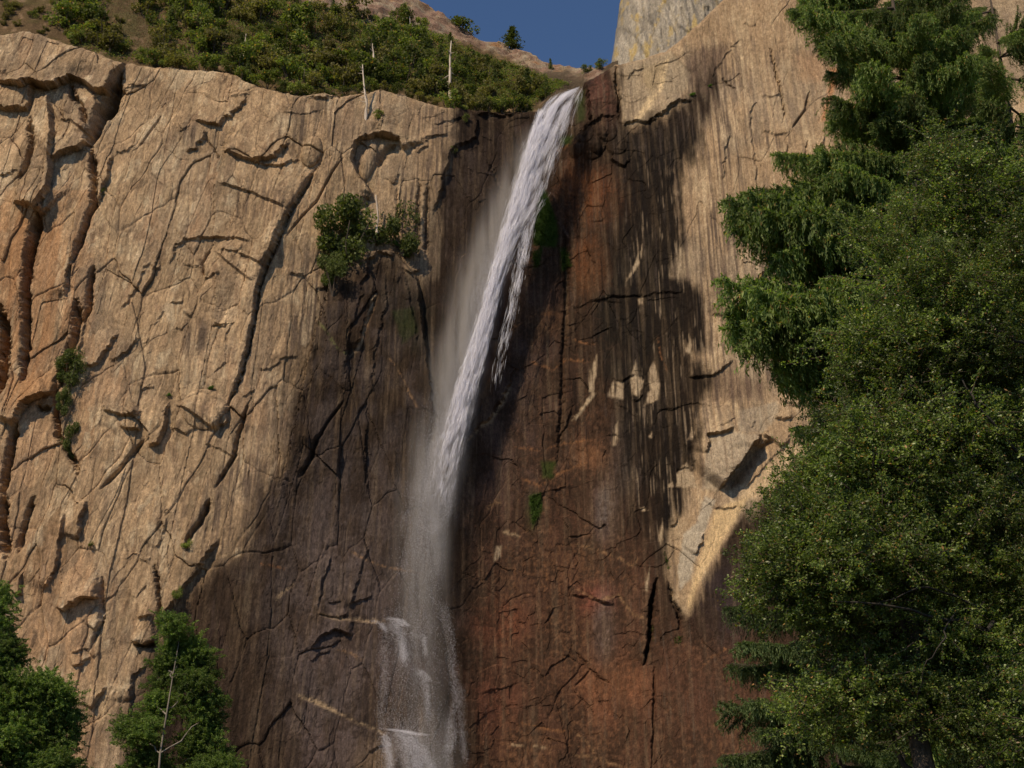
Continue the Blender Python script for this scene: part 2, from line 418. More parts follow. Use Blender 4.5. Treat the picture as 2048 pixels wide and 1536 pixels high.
def crack(k, pts, w, depth):
    P_ = px(k, pts); w = w * (1.3 if P_[:, 0].mean() < 270 else .85); depth = depth * (1.3 if P_[:, 0].mean() < 270 else 1); m = w * 3 + 4
    s = window(P_, U, V, m)
    if not s.any(): return
    n = (0.5 * w + 2.5) * fbm(X[s] / 1.1, Z[s] / 1.1, 3, 41) + 3 * fbm(X[s] / 4, Z[s] / 4, 2, 44)
    d, _, tt = line_field(P_, U[s] + n, V[s] - n)
    tap = np.clip(np.minimum(tt, 1 - tt) * 5 + 0.25, 0, 1)
    D[s] -= depth * tap * np.exp(-(d / (w * (0.45 + .55 * tap))) ** 2)
def step(k, pts, h, fade, sharp=3.0):
    """rock on the left hand of the line stands proud by h metres, fading away over 'fade' photo pixels"""
    P_ = px(k, pts); h = h * (.62 if h < .95 else .8 if h < 1.5 else 1.05) * (1.35 if P_[:, 0].mean() < 270 else 1); s = window(P_, U, V, fade * 3)
    if not s.any(): return
    n = 3.2 * fbm(X[s] / .8, Z[s] / .8, 3, 42) + 5.0 * fbm(X[s] / 2.5, Z[s] / 2.5, 2, 43)
    h = h * (0.9 + 0.45 * fbm(X[s] / 7, Z[s] / 7, 2, 45))
    d, side, tt = line_field(P_, U[s] + n, V[s] + n)
    tap = sstep(0, .16, np.minimum(tt, 1 - tt) + 0.02)
    sd = np.where(side < 0, d, -d)
    ramp = np.clip(1 - np.maximum(sd, 0) / (2.9 * fade), 0, 1)
    D[s] += h * tap * sstep(-sharp, sharp, sd) * ramp ** 1.25
    D[s] -= 0.22 * h * tap * np.exp(-(sd / 3.0) ** 2) * (sd < 1.5)
def blob(k, c_, r, h, ang=0.0):
    P_ = px(k, [c_])[0]; s_ = FR[k][2]; rx, ry = r[0] * s_, r[1] * s_
    s = (np.abs(U - P_[0]) < 1.3 * max(rx, ry)) & (np.abs(V - P_[1]) < 1.3 * max(rx, ry))
    a = math.radians(ang); du = U[s] - P_[0]; dv = V[s] - P_[1]
    p_ = (du * math.cos(a) + dv * math.sin(a)) / rx; q_ = (-du * math.sin(a) + dv * math.cos(a)) / ry
    r2 = p_ * p_ + q_ * q_
    D[s] += h * np.sqrt(np.clip(1 - r2, 0, 1))

# -- upper left
step('A', [(-60, 480), (0, 490), (140, 520), (200, 500), (280, 520), (390, 480), (430, 460), (500, 490), (560, 540), (640, 550), (690, 480), (720, 420), (750, 350)], 2.3, 60)
step('A', [(-60, 630), (0, 640), (130, 650), (175, 650), (190, 560), (215, 490)], 1.5, 45)
crack('A', [(700, 440), (680, 540), (650, 610), (600, 650), (560, 760), (520, 850)], 7, 4)
crack('A', [(650, 560), (640, 640), (600, 690)], 9, 3)
crack('A', [(400, 490), (430, 560), (470, 620), (520, 740)], 4, 1.6)
step('A', [(190, 1290), (290, 1150), (310, 960), (322, 800), (290, 560), (260, 520)], 2.0, 26)
crack('A', [(180, 700), (190, 860), (160, 980), (115, 1050)], 4, 1.5)
step('A', [(530, 800), (575, 620), (560, 545)], 1.4, 22)
step('A', [(350, 710), (420, 715), (480, 760), (530, 800)], 1.0, 26)
step('A', [(310, 960), (370, 910), (480, 860), (545, 835)], 1.5, 26)
crack('A', [(535, 860), (550, 1000), (560, 1200), (520, 1260), (480, 1400), (430, 1536)], 4, 2.2)
step('A', [(580, 1210), (600, 1130), (630, 1050), (660, 890)], 1.1, 22)
step('A', [(80, 1190), (140, 1210), (190, 1210), (245, 1270)], 1.7, 30)
crack('A', [(225, 1270), (190, 1400), (165, 1560)], 6, 4)
step('A', [(690, 560), (730, 525), (800, 500), (870, 512)], .7, 20)
step('A', [(680, 905), (760, 890), (805, 858)], .7, 20)
crack('A', [(810, 870), (860, 800), (900, 740), (940, 680)], 2.5, .6)
step('A', [(1130, 710), (1280, 737), (1330, 680), (1400, 640), (1430, 600), (1460, 550)], 1.3, 34)
step('A', [(1080, 887), (1150, 872), (1180, 820), (1220, 770)], 1.1, 26)
step('A', [(1035, 765), (1070, 752), (1115, 757)], .6, 16)
step('A', [(1290, 875), (1380, 910), (1480, 942), (1570, 937), (1640, 890), (1705, 815)], 1.6, 42)
step('A', [(1480, 950), (1560, 968), (1680, 972), (1755, 925)], 1.0, 14)
step('A', [(1250, 1060), (1380, 1100), (1500, 1140), (1600, 1190), (1680, 1232)], 1.0, 26)
step('A', [(1600, 1490), (1650, 1350), (1700, 1230), (1780, 1100), (1845, 990)], 1.6, 30)
crack('A', [(1600, 1490), (1650, 1350), (1700, 1230), (1780, 1100), (1845, 990)], 5, 1.2)
crack('A', [(1680, 1380), (1760, 1270), (1850, 1180), (1960, 1000), (2010, 940)], 2.5, .9)
blob('A', (1825, 890), (62, 90), 1.6, 15)
step('A', [(1780, 565), (1900, 578), (2005, 548)], 1.1, 18)
step('A', [(1640, 660), (1750, 668), (1900, 650)], .5, 20)
crack('A', [(1200, 770), (1240, 850), (1290, 940)], 2.5, .5)
step('A', [(1000, 1560), (1040, 1440), (1090, 1405), (1170, 1402), (1250, 1392), (1400, 1402), (1490, 1435)], 1.0, 30)
step('A', [(1340, 570), (1420, 575), (1470, 560)], .7, 14)
step('A', [(0, 1040), (100, 1000), (130, 1040)], .8, 25)
# -- upper middle
step('B', [(445, 1180), (400, 1100), (340, 1020), (310, 950), (330, 860), (390, 810), (450, 795), (575, 812)], 2.4, 34)
step('B', [(450, 800), (575, 815), (605, 890)], 1.8, 30)
crack('B', [(560, 850), (500, 890), (455, 980)], 8, 1.6)
blob('B', (400, 950), (42, 120), 1.1, 18)
step('B', [(770, 1260), (820, 1150), (860, 1000), (885, 890), (950, 845), (1030, 800), (1040, 700), (1000, 640)], 1.3, 40)
step('B', [(1030, 672), (1120, 667), (1200, 682), (1300, 635)], 1.4, 18)
step('B', [(730, 832), (790, 800), (865, 790)], .8, 16)
step('B', [(780, 742), (900, 702), (970, 680)], .7, 16)
step('B', [(680, 900), (720, 880), (760, 866)], .7, 14)
step('B', [(700, 700), (760, 690), (850, 650)], .5, 14)
step('B', [(540, 1085), (595, 1025)], .8, 18)
step('B', [(1805, 930), (1850, 960), (1905, 990)], 1.3, 20)
step('B', [(1590, 1420), (1560, 1370), (1520, 1300), (1500, 1200), (1470, 1120)], .8, 22)
crack('B', [(700, 1050), (690, 1250), (690, 1500)], 4, .9)
crack('B', [(750, 1080), (735, 1300), (740, 1500)], 5, 1.2)
crack('B', [(565, 1100), (570, 1300), (575, 1500)], 3, .5)
step('B', [(1500, 880), (1580, 850), (1660, 780), (1760, 700), (1860, 690)], .9, 25)
blob('B', (1735, 830), (60, 80), 1.0)
crack('B', [(1100, 950), (1150, 1050), (1190, 1120)], 3, .5)
step('B', [(1668, 470), (1680, 560), (1690, 640), (1700, 720), (1640, 790), (1540, 880)], 2.2, 30)
for q_ in [(1660, 800), (1790, 780), (1850, 850), (1620, 870), (1700, 880)]: blob('B', q_, (45 + q_[0] % 30, 60), .8, 20)
crack('B', [(1870, 690), (1860, 550), (1850, 390)], 4, 1.5)
# -- upper right
step('C', [(265, 755), (340, 712), (430, 722), (520, 662), (600, 602), (700, 580)], 1.3, 26)
step('C', [(300, 470), (350, 420), (410, 395)], .7, 14)
step('C', [(250, 590), (350, 610), (440, 570)], .6, 14)
step('C', [(560, 300), (620, 370), (690, 432)], .5, 22)
step('C', [(1075, 1190), (1060, 1000), (1040, 850), (1025, 720), (1040, 640), (1085, 568)], .8, 26)
step('C', [(1085, 568), (1150, 575), (1200, 545)], .5, 16)
crack('C', [(1140, 280), (1180, 450), (1220, 600), (1232, 660), (1210, 722)], 2.5, .8)
crack('C', [(1370, 540), (1350, 640), (1270, 750)], 2.5, .9)
step('C', [(1385, 945), (1440, 860), (1470, 790)], .8, 16)
crack('C', [(1250, 840), (1230, 1010)], 2.5, .6); crack('C', [(1365, 820), (1340, 1000)], 2.5, .6)
step('C', [(860, 1060), (870, 980), (880, 880), (915, 775)], .8, 20)
crack('C', [(860, 455), (900, 500), (940, 525)], 2.5, .6)
step('C', [(980, 140), (1030, 152), (1060, 140)], .5, 14)
step('C', [(1060, 690), (1100, 770), (1180, 790), (1270, 795)], .6, 22)
step('C', [(1960, 610), (2020, 590), (2048, 560)], 1.0, 20)
step('C', [(800, 470), (830, 400), (900, 290), (990, 230)], .5, 30)
# -- middle left
step('D', [(1330, 1060), (1380, 960), (1420, 860), (1450, 740), (1490, 560), (1510, 400), (1540, 300), (1610, 130), (1640, 0)], 1.7, 34)
crack('D', [(1330, 1060), (1380, 960), (1420, 860), (1450, 740), (1490, 560), (1510, 400), (1540, 300), (1610, 130), (1640, 0)], 3.5, 1.4)
step('D', [(1390, 170), (1460, 200), (1545, 255)], 1.0, 20)
step('D', [(1250, 145), (1330, 220), (1430, 300), (1490, 350)], 1.0, 24)
step('D', [(1195, 315), (1230, 310), (1285, 270)], .9, 18)
step('D', [(1070, 232), (1120, 245), (1180, 248)], .7, 16)
crack('D', [(1195, 310), (1180, 230), (1230, 140)], 2.5, .7)
step('D', [(1280, 150), (1380, 165), (1440, 145)], .9, 18)
step('D', [(690, 490), (780, 400), (830, 310), (885, 195)], .8, 30)
step('D', [(845, 720), (880, 620), (950, 520), (975, 490)], .6, 24)
step('D', [(640, 802), (700, 772), (770, 722), (835, 655)], .9, 26)
step('D', [(490, 845), (570, 812), (620, 740), (700, 630)], 1.1, 30)
crack('D', [(195, -20), (170, 150), (160, 300), (150, 500), (150, 700), (140, 920)], 5, 3)
step('D', [(140, 920), (150, 700), (150, 500), (160, 300), (170, 150), (195, -20)], 1.0, 40)
step('D', [(380, 430), (400, 300), (430, 210), (480, 50)], 1.0, 26)
crack('D', [(545, 250), (520, 400), (520, 480), (470, 600)], 4, 2)
crack('D', [(445, 440), (450, 560), (430, 680), (395, 750), (370, 850), (355, 940)], 6, 2.6)
step('D', [(450, 800), (480, 700), (510, 560)], .9, 20)
crack('D', [(-10, 480), (12, 600), (16, 750), (12, 900), (-20, 1010)], 8, 4)
step('D', [(85, 1190), (130, 1080), (200, 1022), (290, 985), (305, 1000)], 1.9, 40)
crack('D', [(215, 1050), (250, 1080), (295, 1065)], 4, 1.6)
crack('D', [(95, 1160), (65, 1280), (40, 1420), (10, 1580)], 5, 3)
crack('D', [(330, 900), (325, 1060), (340, 1230), (400, 1330), (460, 1450)], 4, 1.8)
step('D', [(600, 1085), (700, 1112), (800, 1117), (840, 1095)], 1.3, 24)
step('D', [(715, 1190), (770, 1203), (830, 1200)], 1.0, 18)
step('D', [(855, 1292), (930, 1282), (960, 1200), (980, 1100), (992, 1020)], 1.6, 34)
step('D', [(1010, 1040), (1100, 1082), (1180, 1140), (1265, 1205)], 1.2, 22)
step('D', [(995, 1190), (1050, 1200), (1095, 1235)], .9, 20)
step('D', [(1190, 1280), (1280, 1312), (1370, 1355)], .8, 18)
step('D', [(1265, 1205), (1330, 1150), (1335, 1050)], 1.2, 24)
blob('D', (1200, 1080), (135, 120), 1.0)
for a_ in ([(1070, 515), (1125, 538)], [(995, 455), (1070, 452)], [(1690, 292), (1780, 287)], [(1020, 600), (1070, 620)], [(890, 262), (940, 245)],
           [(825, 970), (900, 940)], [(1260, 585), (1330, 600)]):
    step('D', a_, .8, 14)
step('D', [(1845, 395), (1950, 340)], .8, 18)
crack('D', [(600, 1540), (700, 1440), (800, 1310), (840, 1260)], 3, 1)
step('D', [(1240, 870), (1330, 800), (1330, 640), (1380, 560)], .7, 22)
step('D', [(1500, 850), (1580, 845), (1660, 790), (1760, 770)], .6, 16)
step('D', [(1430, 1020), (1500, 965)], .6, 16)
crack('D', [(1260, 1536), (1370, 1350), (1400, 1200), (1450, 1060)], 4, 1.5)
# -- middle: the wet wall
step('P', [(880, 900), (862, 760), (846, 640), (836, 560), (790, 505), (720, 508), (658, 575), (622, 700), (590, 860), (560, 980)], 2.0, 95)
step('P', [(745, 800), (752, 700), (775, 610), (772, 540)], .9, 40)
step('P', [(690, 760), (705, 660), (735, 570)], .8, 30)
step('E', [(360, 420), (390, 330), (410, 230), (460, 185), (560, 190)], 1.2, 26)
step('E', [(330, 750), (370, 630), (410, 500), (450, 410)], 1.0, 22)
step('E', [(960, 1280), (1040, 1190), (1110, 1130), (1180, 1030), (1230, 930), (1265, 810)], 1.2, 30)
step('E', [(1600, 485), (1720, 440), (1800, 425), (1900, 420)], .6, 22)
step('E', [(690, 700), (680, 600), (640, 400), (600, 250)], .9, 26)
step('E', [(650, 300), (665, 270), (700, 260)], 1.0, 12)
step('E', [(1500, 1280), (1560, 1170), (1590, 1060)], .8, 20)
crack('E', [(100, 1280), (180, 1150), (260, 1040)], 3, 1.0)
crack('E', [(0, 1480), (80, 1340), (110, 1240)], 4, 1.2)
crack('E', [(1550, 0), (1560, 300), (1545, 700), (1530, 1100), (1510, 1400)], 5, .9)
step('F', [(60, 465), (220, 422), (430, 412), (560, 397), (665, 378)], .75, 22)
step('F', [(880, 590), (960, 480), (1050, 330), (1120, 250)], 1.5, 34)
step('F', [(795, 525), (830, 535), (885, 542)], .9, 16)
step('F', [(650, 885), (720, 884), (800, 880), (860, 850), (930, 780)], 1.0, 18)
step('F', [(825, 1185), (900, 1165), (945, 1135)], .9, 18)
step('F', [(765, 1340), (780, 1235), (850, 1222), (935, 1205)], 1.6, 24)
step('F', [(840, 1550), (940, 1425), (1040, 1300), (1095, 1225)], 3.6, 46)
crack('F', [(900, 1550), (990, 1420), (1080, 1310), (1150, 1270)], 12, 1.8)
step('F', [(1095, 1228), (1140, 1250), (1210, 1305)], 1.4, 24)
step('F', [(1170, 1140), (1220, 1140), (1275, 1118)], 1.0, 20)
step('F', [(1205, 1028), (1260, 1050), (1325, 1072)], .9, 18)
step('F', [(1390, 1105), (1460, 1085), (1550, 1070)], 1.6, 30)
step('F', [(985, 1195), (1030, 1185), (1062, 1148)], .6, 14)
step('F', [(1000, 1540), (1120, 1400), (1240, 1300)], .7, 20)
step('F', [(215, 905), (270, 920), (350, 865)], .8, 14)
step('F', [(330, 1030), (380, 1020), (400, 990)], .8, 14)
step('F', [(590, 1440), (640, 1420), (690, 1440)], .8, 14)
# -- bottom
step('I', [(680, 315), (715, 260), (740, 188)], 1.0, 14)
step('I', [(740, 0), (800, 50), (860, 60), (940, 35)], .6, 14)
crack('I', [(465, 460), (440, 600), (432, 780), (402, 940)], 5, 2.6)
step('I', [(402, 940), (432, 780), (440, 600), (465, 460)], .9, 24)
crack('I', [(540, 480), (560, 580), (610, 680), (600, 740)], 4, 1.3)
crack('I', [(0, 870), (90, 970), (205, 1060)], 2.5, .45); crack('I', [(0, 1070), (60, 1010), (95, 965)], 2.5, .4)
crack('I', [(455, 960), (450, 1250), (445, 1540)], 3, .9)
step('I', [(540, 150), (570, 150), (600, 110)], .9, 12)
step('I', [(50, 480), (90, 550), (150, 590), (230, 600)], .7, 16)
step('H', [(60, 845), (130, 790), (200, 740), (300, 775)], 1.3, 26)
step('H', [(60, 930), (110, 890), (170, 850)], .9, 20)
step('H', [(100, 655), (200, 672), (290, 655)], .9, 18)
step('H', [(170, 600), (230, 570)], .7, 14); step('H', [(280, 610), (380, 560), (420, 555)], .8, 18)
step('H', [(290, 640), (330, 500), (370, 350), (410, 250)], .9, 30)
step('H', [(110, 650), (130, 480), (180, 300)], .8, 30)
step('H', [(1540, 540), (1620, 550), (1700, 580), (1790, 600)], .8, 16)
step('H', [(0, 1140), (200, 1215), (330, 1285), (490, 1355)], -1.0, 20)
step('H', [(100, 670), (350, 700), (500, 700)], -.8, 16)
step('H', [(400, 1450), (450, 1410), (490, 1400)], .7, 14)
step('H', [(1050, 1100), (1150, 1080), (1250, 1050)], .5, 20)
step('H', [(1640, 990), (1560, 880), (1480, 760)], .6, 30)
step('G', [(320, 610), (370, 632), (440, 592), (480, 562), (575, 560)], 1.7, 30)
step('G', [(750, 815), (820, 828), (900, 815)], 2.0, 30)
crack('G', [(770, 825), (830, 835), (890, 825)], 6, 1.6)
step('G', [(795, 685), (840, 675), (875, 655)], 1.0, 16)
step('G', [(50, 500), (90, 540), (130, 540)], 1.4, 24)
crack('G', [(15, -30), (18, 150), (30, 330)], 6, 3)
crack('G', [(185, -10), (130, 180), (105, 300)], 4, 1.6)
step('G', [(245, 545), (320, 400), (350, 230), (375, 50)], 1.2, 30)
step('G', [(450, 230), (470, 140), (505, 0)], 1.2, 24)
step('G', [(540, 750), (580, 700), (610, 650)], 1.0, 18)
crack('G', [(1200, 0), (1150, 130), (1100, 190), (1070, 260)], 6, 2.2)
step('G', [(890, 285), (930, 200), (965, 90)], .9, 20)
step('G', [(900, 750), (960, 650), (1040, 540), (1100, 450), (1190, 320), (1260, 220)], 1.8, 34)
crack('G', [(905, 760), (920, 640), (905, 480), (880, 380)], 4, 1.6)
step('G', [(420, 960), (470, 940), (525, 905)], .9, 18)
step('G', [(760, 1160), (765, 1000), (845, 955)], 1.4, 24)
step('G', [(530, 1200), (560, 1130), (610, 1060)], 1.0, 20)
step('G', [(740, 1290), (750, 1180), (765, 1060)], 1.0, 22)
step('G', [(860, 320), (790, 310), (800, 350)], .6, 14)
crack('G', [(590, 440), (580, 700), (520, 860)], 3, .8)
step('G', [(410, 880), (510, 860), (525, 905)], .6, 18)
step('G', [(780, 570), (820, 500), (840, 480)], .6, 14)
# the lowest rows and the far sides calm down
D *= np.clip((Z - ZLOW) / 25, 0.15, 1)
edge = np.clip((zr[None, :] - Z) / 2.2, 0, 1)
ROUND = 2.2 * (1 - np.sqrt(np.clip(1 - (1 - edge) ** 2, 0, 1)))     # rounded brow
Yd = Y - D + ROUND
Zd = Z - 0.26 * D
U, V = project(X, Yd, Zd)

# colours ----------------------------------------------------------
def C(*c): return np.array(c, float)
def mixc(a, b, m): return a * (1 - m[..., None]) + b * m[..., None]
cT, eT = voro(sh / 2.4 + 40, wz / 9.0, 32)
cS, eS = voro(sh / .7 + 3, wz / 2.4, 46)
N_fs = fbm(X / .55, Z / 17, 3, 57, .6)
cB, eB = voro(sh / 7.5, wz / 17.0, 31)
N_big = fbm(X / 18, Z / 22, 4, 51); N_med = fbm(X / 5, Z / 7, 4, 52); N_st = fbm(X / 0.9, Z / 22, 4, 53, .6); N_st2 = fbm(X / 2.4, Z / 34, 4, 54, .6); N_f = fbm(X / .8, Z / .9, 4, 55, .65)
TAN = C(.335, .238, .152); TAN_L = C(.43, .33, .22); GREY = C(.30, .240, .175); RUST = C(.36, .19, .095); BRN = C(.27, .175, .105)
col = np.broadcast_to(TAN, X.shape + (3,)).copy()
col = mixc(col, TAN_L, 0.55 * sstep(-.1, .5, N_med + .4 * N_f))
col = mixc(col, GREY, 0.7 * sstep(-.05, .4, N_big + .6 * N_st2))
col *= (1 + .30 * fbm(X / 6, Z / 9, 4, 66, .6))[..., None]
col = mixc(col, RUST, 0.38 * left * sstep(0.1, .55, N_big * .8 + N_st2 * .6 + .35 * (U < 190) * (V > 380)))
col = mixc(col, C(.20, .135, .09), .7 * sstep(.12, .42, fbm(sh / 2.2, Z / 5.5, 5, 56, .65) * (.6 + .6 * left)))
col = mixc(col, BRN, 0.75 * sstep(.22, .6, N_st + .25 * N_f) * (0.35 + .65 * sstep(.0, .4, N_big)))
facet = 1.15 * (.18 * (cB[..., 2] - .5) + .32 * (cT[..., 3] - .5) + .24 * (cS[..., 3] - .5)) * (.35 + .65 * left)
col *= (1 + facet)[..., None]
scar = ((cT[..., 4] > .86) * .6 + (cS[..., 4] > .9) * .55) * left * sstep(-.2, .3, N_med)
col = mixc(col, C(.47, .38, .27), np.clip(scar, 0, .8))
lich = ((cT[..., 2] > .84) * .55 + (cS[..., 2] > .9) * .5) * (.25 + .75 * left) * sstep(-.3, .2, N_big + .3 * N_f)
col = mixc(col, C(.17, .125, .09), np.clip(lich, 0, .7))
joint = np.exp(-(eT / .03) ** 2) * sstep(-.1, .25, fbm(X / 6, Z / 8, 3, 50)) * (.3 + .7 * left)  # dirt-filled joints; the dark also stands for shade in cracks too fine to model
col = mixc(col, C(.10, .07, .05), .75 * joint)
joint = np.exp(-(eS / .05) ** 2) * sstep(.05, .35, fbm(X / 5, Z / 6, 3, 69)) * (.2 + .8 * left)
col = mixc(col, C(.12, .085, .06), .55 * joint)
# vertical wash streaks on the dry walls
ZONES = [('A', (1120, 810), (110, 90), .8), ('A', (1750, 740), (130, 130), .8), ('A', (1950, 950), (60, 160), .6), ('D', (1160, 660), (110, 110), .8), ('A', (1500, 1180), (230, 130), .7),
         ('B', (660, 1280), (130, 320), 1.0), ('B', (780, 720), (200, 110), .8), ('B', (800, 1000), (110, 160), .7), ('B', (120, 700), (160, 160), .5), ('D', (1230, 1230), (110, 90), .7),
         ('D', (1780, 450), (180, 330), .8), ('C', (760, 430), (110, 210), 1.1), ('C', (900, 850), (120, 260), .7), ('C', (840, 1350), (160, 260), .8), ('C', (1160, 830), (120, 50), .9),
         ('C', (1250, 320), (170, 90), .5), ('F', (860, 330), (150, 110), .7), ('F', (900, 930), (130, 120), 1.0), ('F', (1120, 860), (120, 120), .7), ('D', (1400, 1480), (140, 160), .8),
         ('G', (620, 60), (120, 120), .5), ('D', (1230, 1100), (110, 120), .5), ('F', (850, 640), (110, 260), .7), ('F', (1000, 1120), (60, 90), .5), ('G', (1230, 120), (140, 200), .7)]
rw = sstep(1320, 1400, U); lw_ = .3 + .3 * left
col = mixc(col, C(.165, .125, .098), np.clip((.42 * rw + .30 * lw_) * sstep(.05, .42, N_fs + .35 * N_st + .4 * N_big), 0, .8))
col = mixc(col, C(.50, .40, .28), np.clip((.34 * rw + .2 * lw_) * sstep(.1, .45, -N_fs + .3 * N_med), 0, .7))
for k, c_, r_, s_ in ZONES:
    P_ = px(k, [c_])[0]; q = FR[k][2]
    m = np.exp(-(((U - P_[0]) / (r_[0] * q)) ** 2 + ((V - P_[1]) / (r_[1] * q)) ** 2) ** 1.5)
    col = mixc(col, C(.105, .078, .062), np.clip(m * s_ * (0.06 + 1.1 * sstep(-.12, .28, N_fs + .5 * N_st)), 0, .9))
# smooth grey slabs and named patches on the dry wall
def paint(k, pts, color, m=1.0, soft=5, jag=1.0, mod=None):
    global col
    mk = poly_mask(px(k, pts), U + jag * 5 * N_f, V + jag * 5 * N_med, soft) * m
    if mod is not None: mk = mk * mod
    col = mixc(col, C(*color), np.clip(mk, 0, 1))
def vein(k, pts, w, color, m=1.0, jag=5.0):
    global col
    P_ = px(k, pts); s = window(P_, U, V, w * 4 + 10)
    d, _, tt = line_field(P_, U[s] + jag * N_f[s] + jag * N_med[s], V[s] + jag * N_f[s])
    mk = m * np.exp(-(d / (w * (.55 + .9 * np.clip(.5 + N_med[s] + .6 * N_f[s], 0, 1.3)))) ** 2) * sstep(-.35, .25, N_f[s] + .5 * N_med[s]) * sstep(0, .12, np.minimum(tt, 1 - tt) + .03)
    col[s] = col[s] * (1 - mk[..., None]) + C(*color) * mk[..., None]
paint('C', [(245, 392), (400, 352), (560, 300), (690, 432), (600, 602), (430, 722), (290, 752), (262, 600)], (.30, .25, .185), .6)
paint('C', [(400, 400), (530, 360), (520, 480), (450, 560), (400, 480)], (.36, .27, .15), .45, 10)
vein('C', [(550, 310), (530, 400), (500, 520), (430, 620), (360, 700), (285, 745)], 4, (.56, .43, .27), 1, 1)
vein('C', [(440, 570), (400, 640), (350, 700)], 3, (.56, .43, .27), 1, 1)
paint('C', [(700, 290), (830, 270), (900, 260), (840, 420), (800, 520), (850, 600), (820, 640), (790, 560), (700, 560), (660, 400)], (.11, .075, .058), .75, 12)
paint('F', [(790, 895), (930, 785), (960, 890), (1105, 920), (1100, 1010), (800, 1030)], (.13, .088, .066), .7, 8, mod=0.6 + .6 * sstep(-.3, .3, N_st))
paint('F', [(960, 1085), (1180, 1030), (1200, 1060), (1170, 1140), (1100, 1220), (960, 1205)], (.31, .26, .20), .75, 4, mod=.7 + .5 * sstep(-.3, .3, -N_fs))
paint('F', [(770, 1300), (790, 1245), (940, 1212), (1095, 1225), (940, 1450), (870, 1550), (740, 1550)], (.33, .275, .21), .75, 4, mod=.7 + .5 * sstep(-.3, .3, -N_fs))
paint('F', [(1005, 1536), (1240, 1300), (1420, 1240), (1450, 1300), (1230, 1536), (1120, 1600), (960, 1600)], (.56, .42, .27), .85, 6)
paint('I', [(740, -20), (805, 0), (770, 100), (700, 300), (660, 450), (600, 520), (590, 380), (620, 200), (700, 120)], (.36, .315, .255), .9, 4)
paint('I', [(800, 60), (1000, -20), (800, 320), (690, 520), (660, 640), (640, 600), (700, 380), (770, 180)], (.60, .44, .25), .7, 5)
paint('C', [(1490, 400), (1560, 400), (1500, 560), (1470, 700), (1440, 700), (1480, 560)], (.44, .20, .09), .8, 7)
paint('C', [(1290, 330), (1460, 320), (1500, 400), (1440, 480), (1320, 460)], (.36, .22, .13), .5, 16)
paint('P', [(1868, 170), (1885, 170), (1892, 262), (1872, 262)], (.38, .15, .08), .8, 4)
paint('P', [(0, 370), (70, 420), (150, 470), (140, 640), (60, 800), (0, 830)], (.33, .17, .08), .55, 22, mod=sstep(-.4, .3, N_st2))
paint('P', [(20, 760), (110, 740), (110, 800), (30, 810)], (.36, .20, .10), .5, 12)
paint('P', [(345, 1235), (460, 1105), (480, 1130), (300, 1420), (260, 1440)], (.12, .08, .06), .5, 20)
# the stained, wet wall
WB = C(.044, .027, .017); WP = C(.072, .046, .036); WR = C(.105, .050, .030); WO = C(.145, .072, .038)
wc = np.broadcast_to(WB, X.shape + (3,)).copy()
wc = mixc(wc, C(.022, .014, .009), 0.85 * sstep(.0, .45, N_st2 + .5 * N_st))
wc = mixc(wc, WP, 0.6 * sstep(.1, .55, N_med + .6 * N_st) * (1 - .75 * sstep(1200, 1280, U)))
redm = sstep(900, 1000, U + 30 * N_med) * (1 - sstep(1240, 1330, U + 40 * N_med - .12 * (V - 900)))
redm = np.maximum(redm * sstep(430, 640, V), sstep(1180, 1330, V) * sstep(930, 1010, U) * (1 - sstep(1480, 1700, U)))
redm = redm * (.5 + .5 * sstep(800, 1050, V))
wc = mixc(wc, WR, np.clip(redm * (0.34 + .8 * sstep(-.3, .5, N_med + .6 * N_f)), 0, .9))
wc = mixc(wc, WO, np.clip(redm * .75 * sstep(.12, .5, N_f + .7 * N_big + .1), 0, 1))
wc = mixc(wc, C(.045, .028, .018), redm * .7 * sstep(.18, .5, fbm(X / 4, Z / 8, 4, 58)))
def wpatch(k, c_, r_, color, s_):
    global wc
    P_ = px(k, [c_])[0]; q = FR[k][2]
    m = np.exp(-(((U - P_[0]) / (r_[0] * q)) ** 2 + ((V - P_[1]) / (r_[1] * q)) ** 2) ** 1.3)
    wc = mixc(wc, C(*color), np.clip(m * s_ * (.35 + .8 * sstep(-.3, .35, N_f * .8 + N_med)), 0, 1))
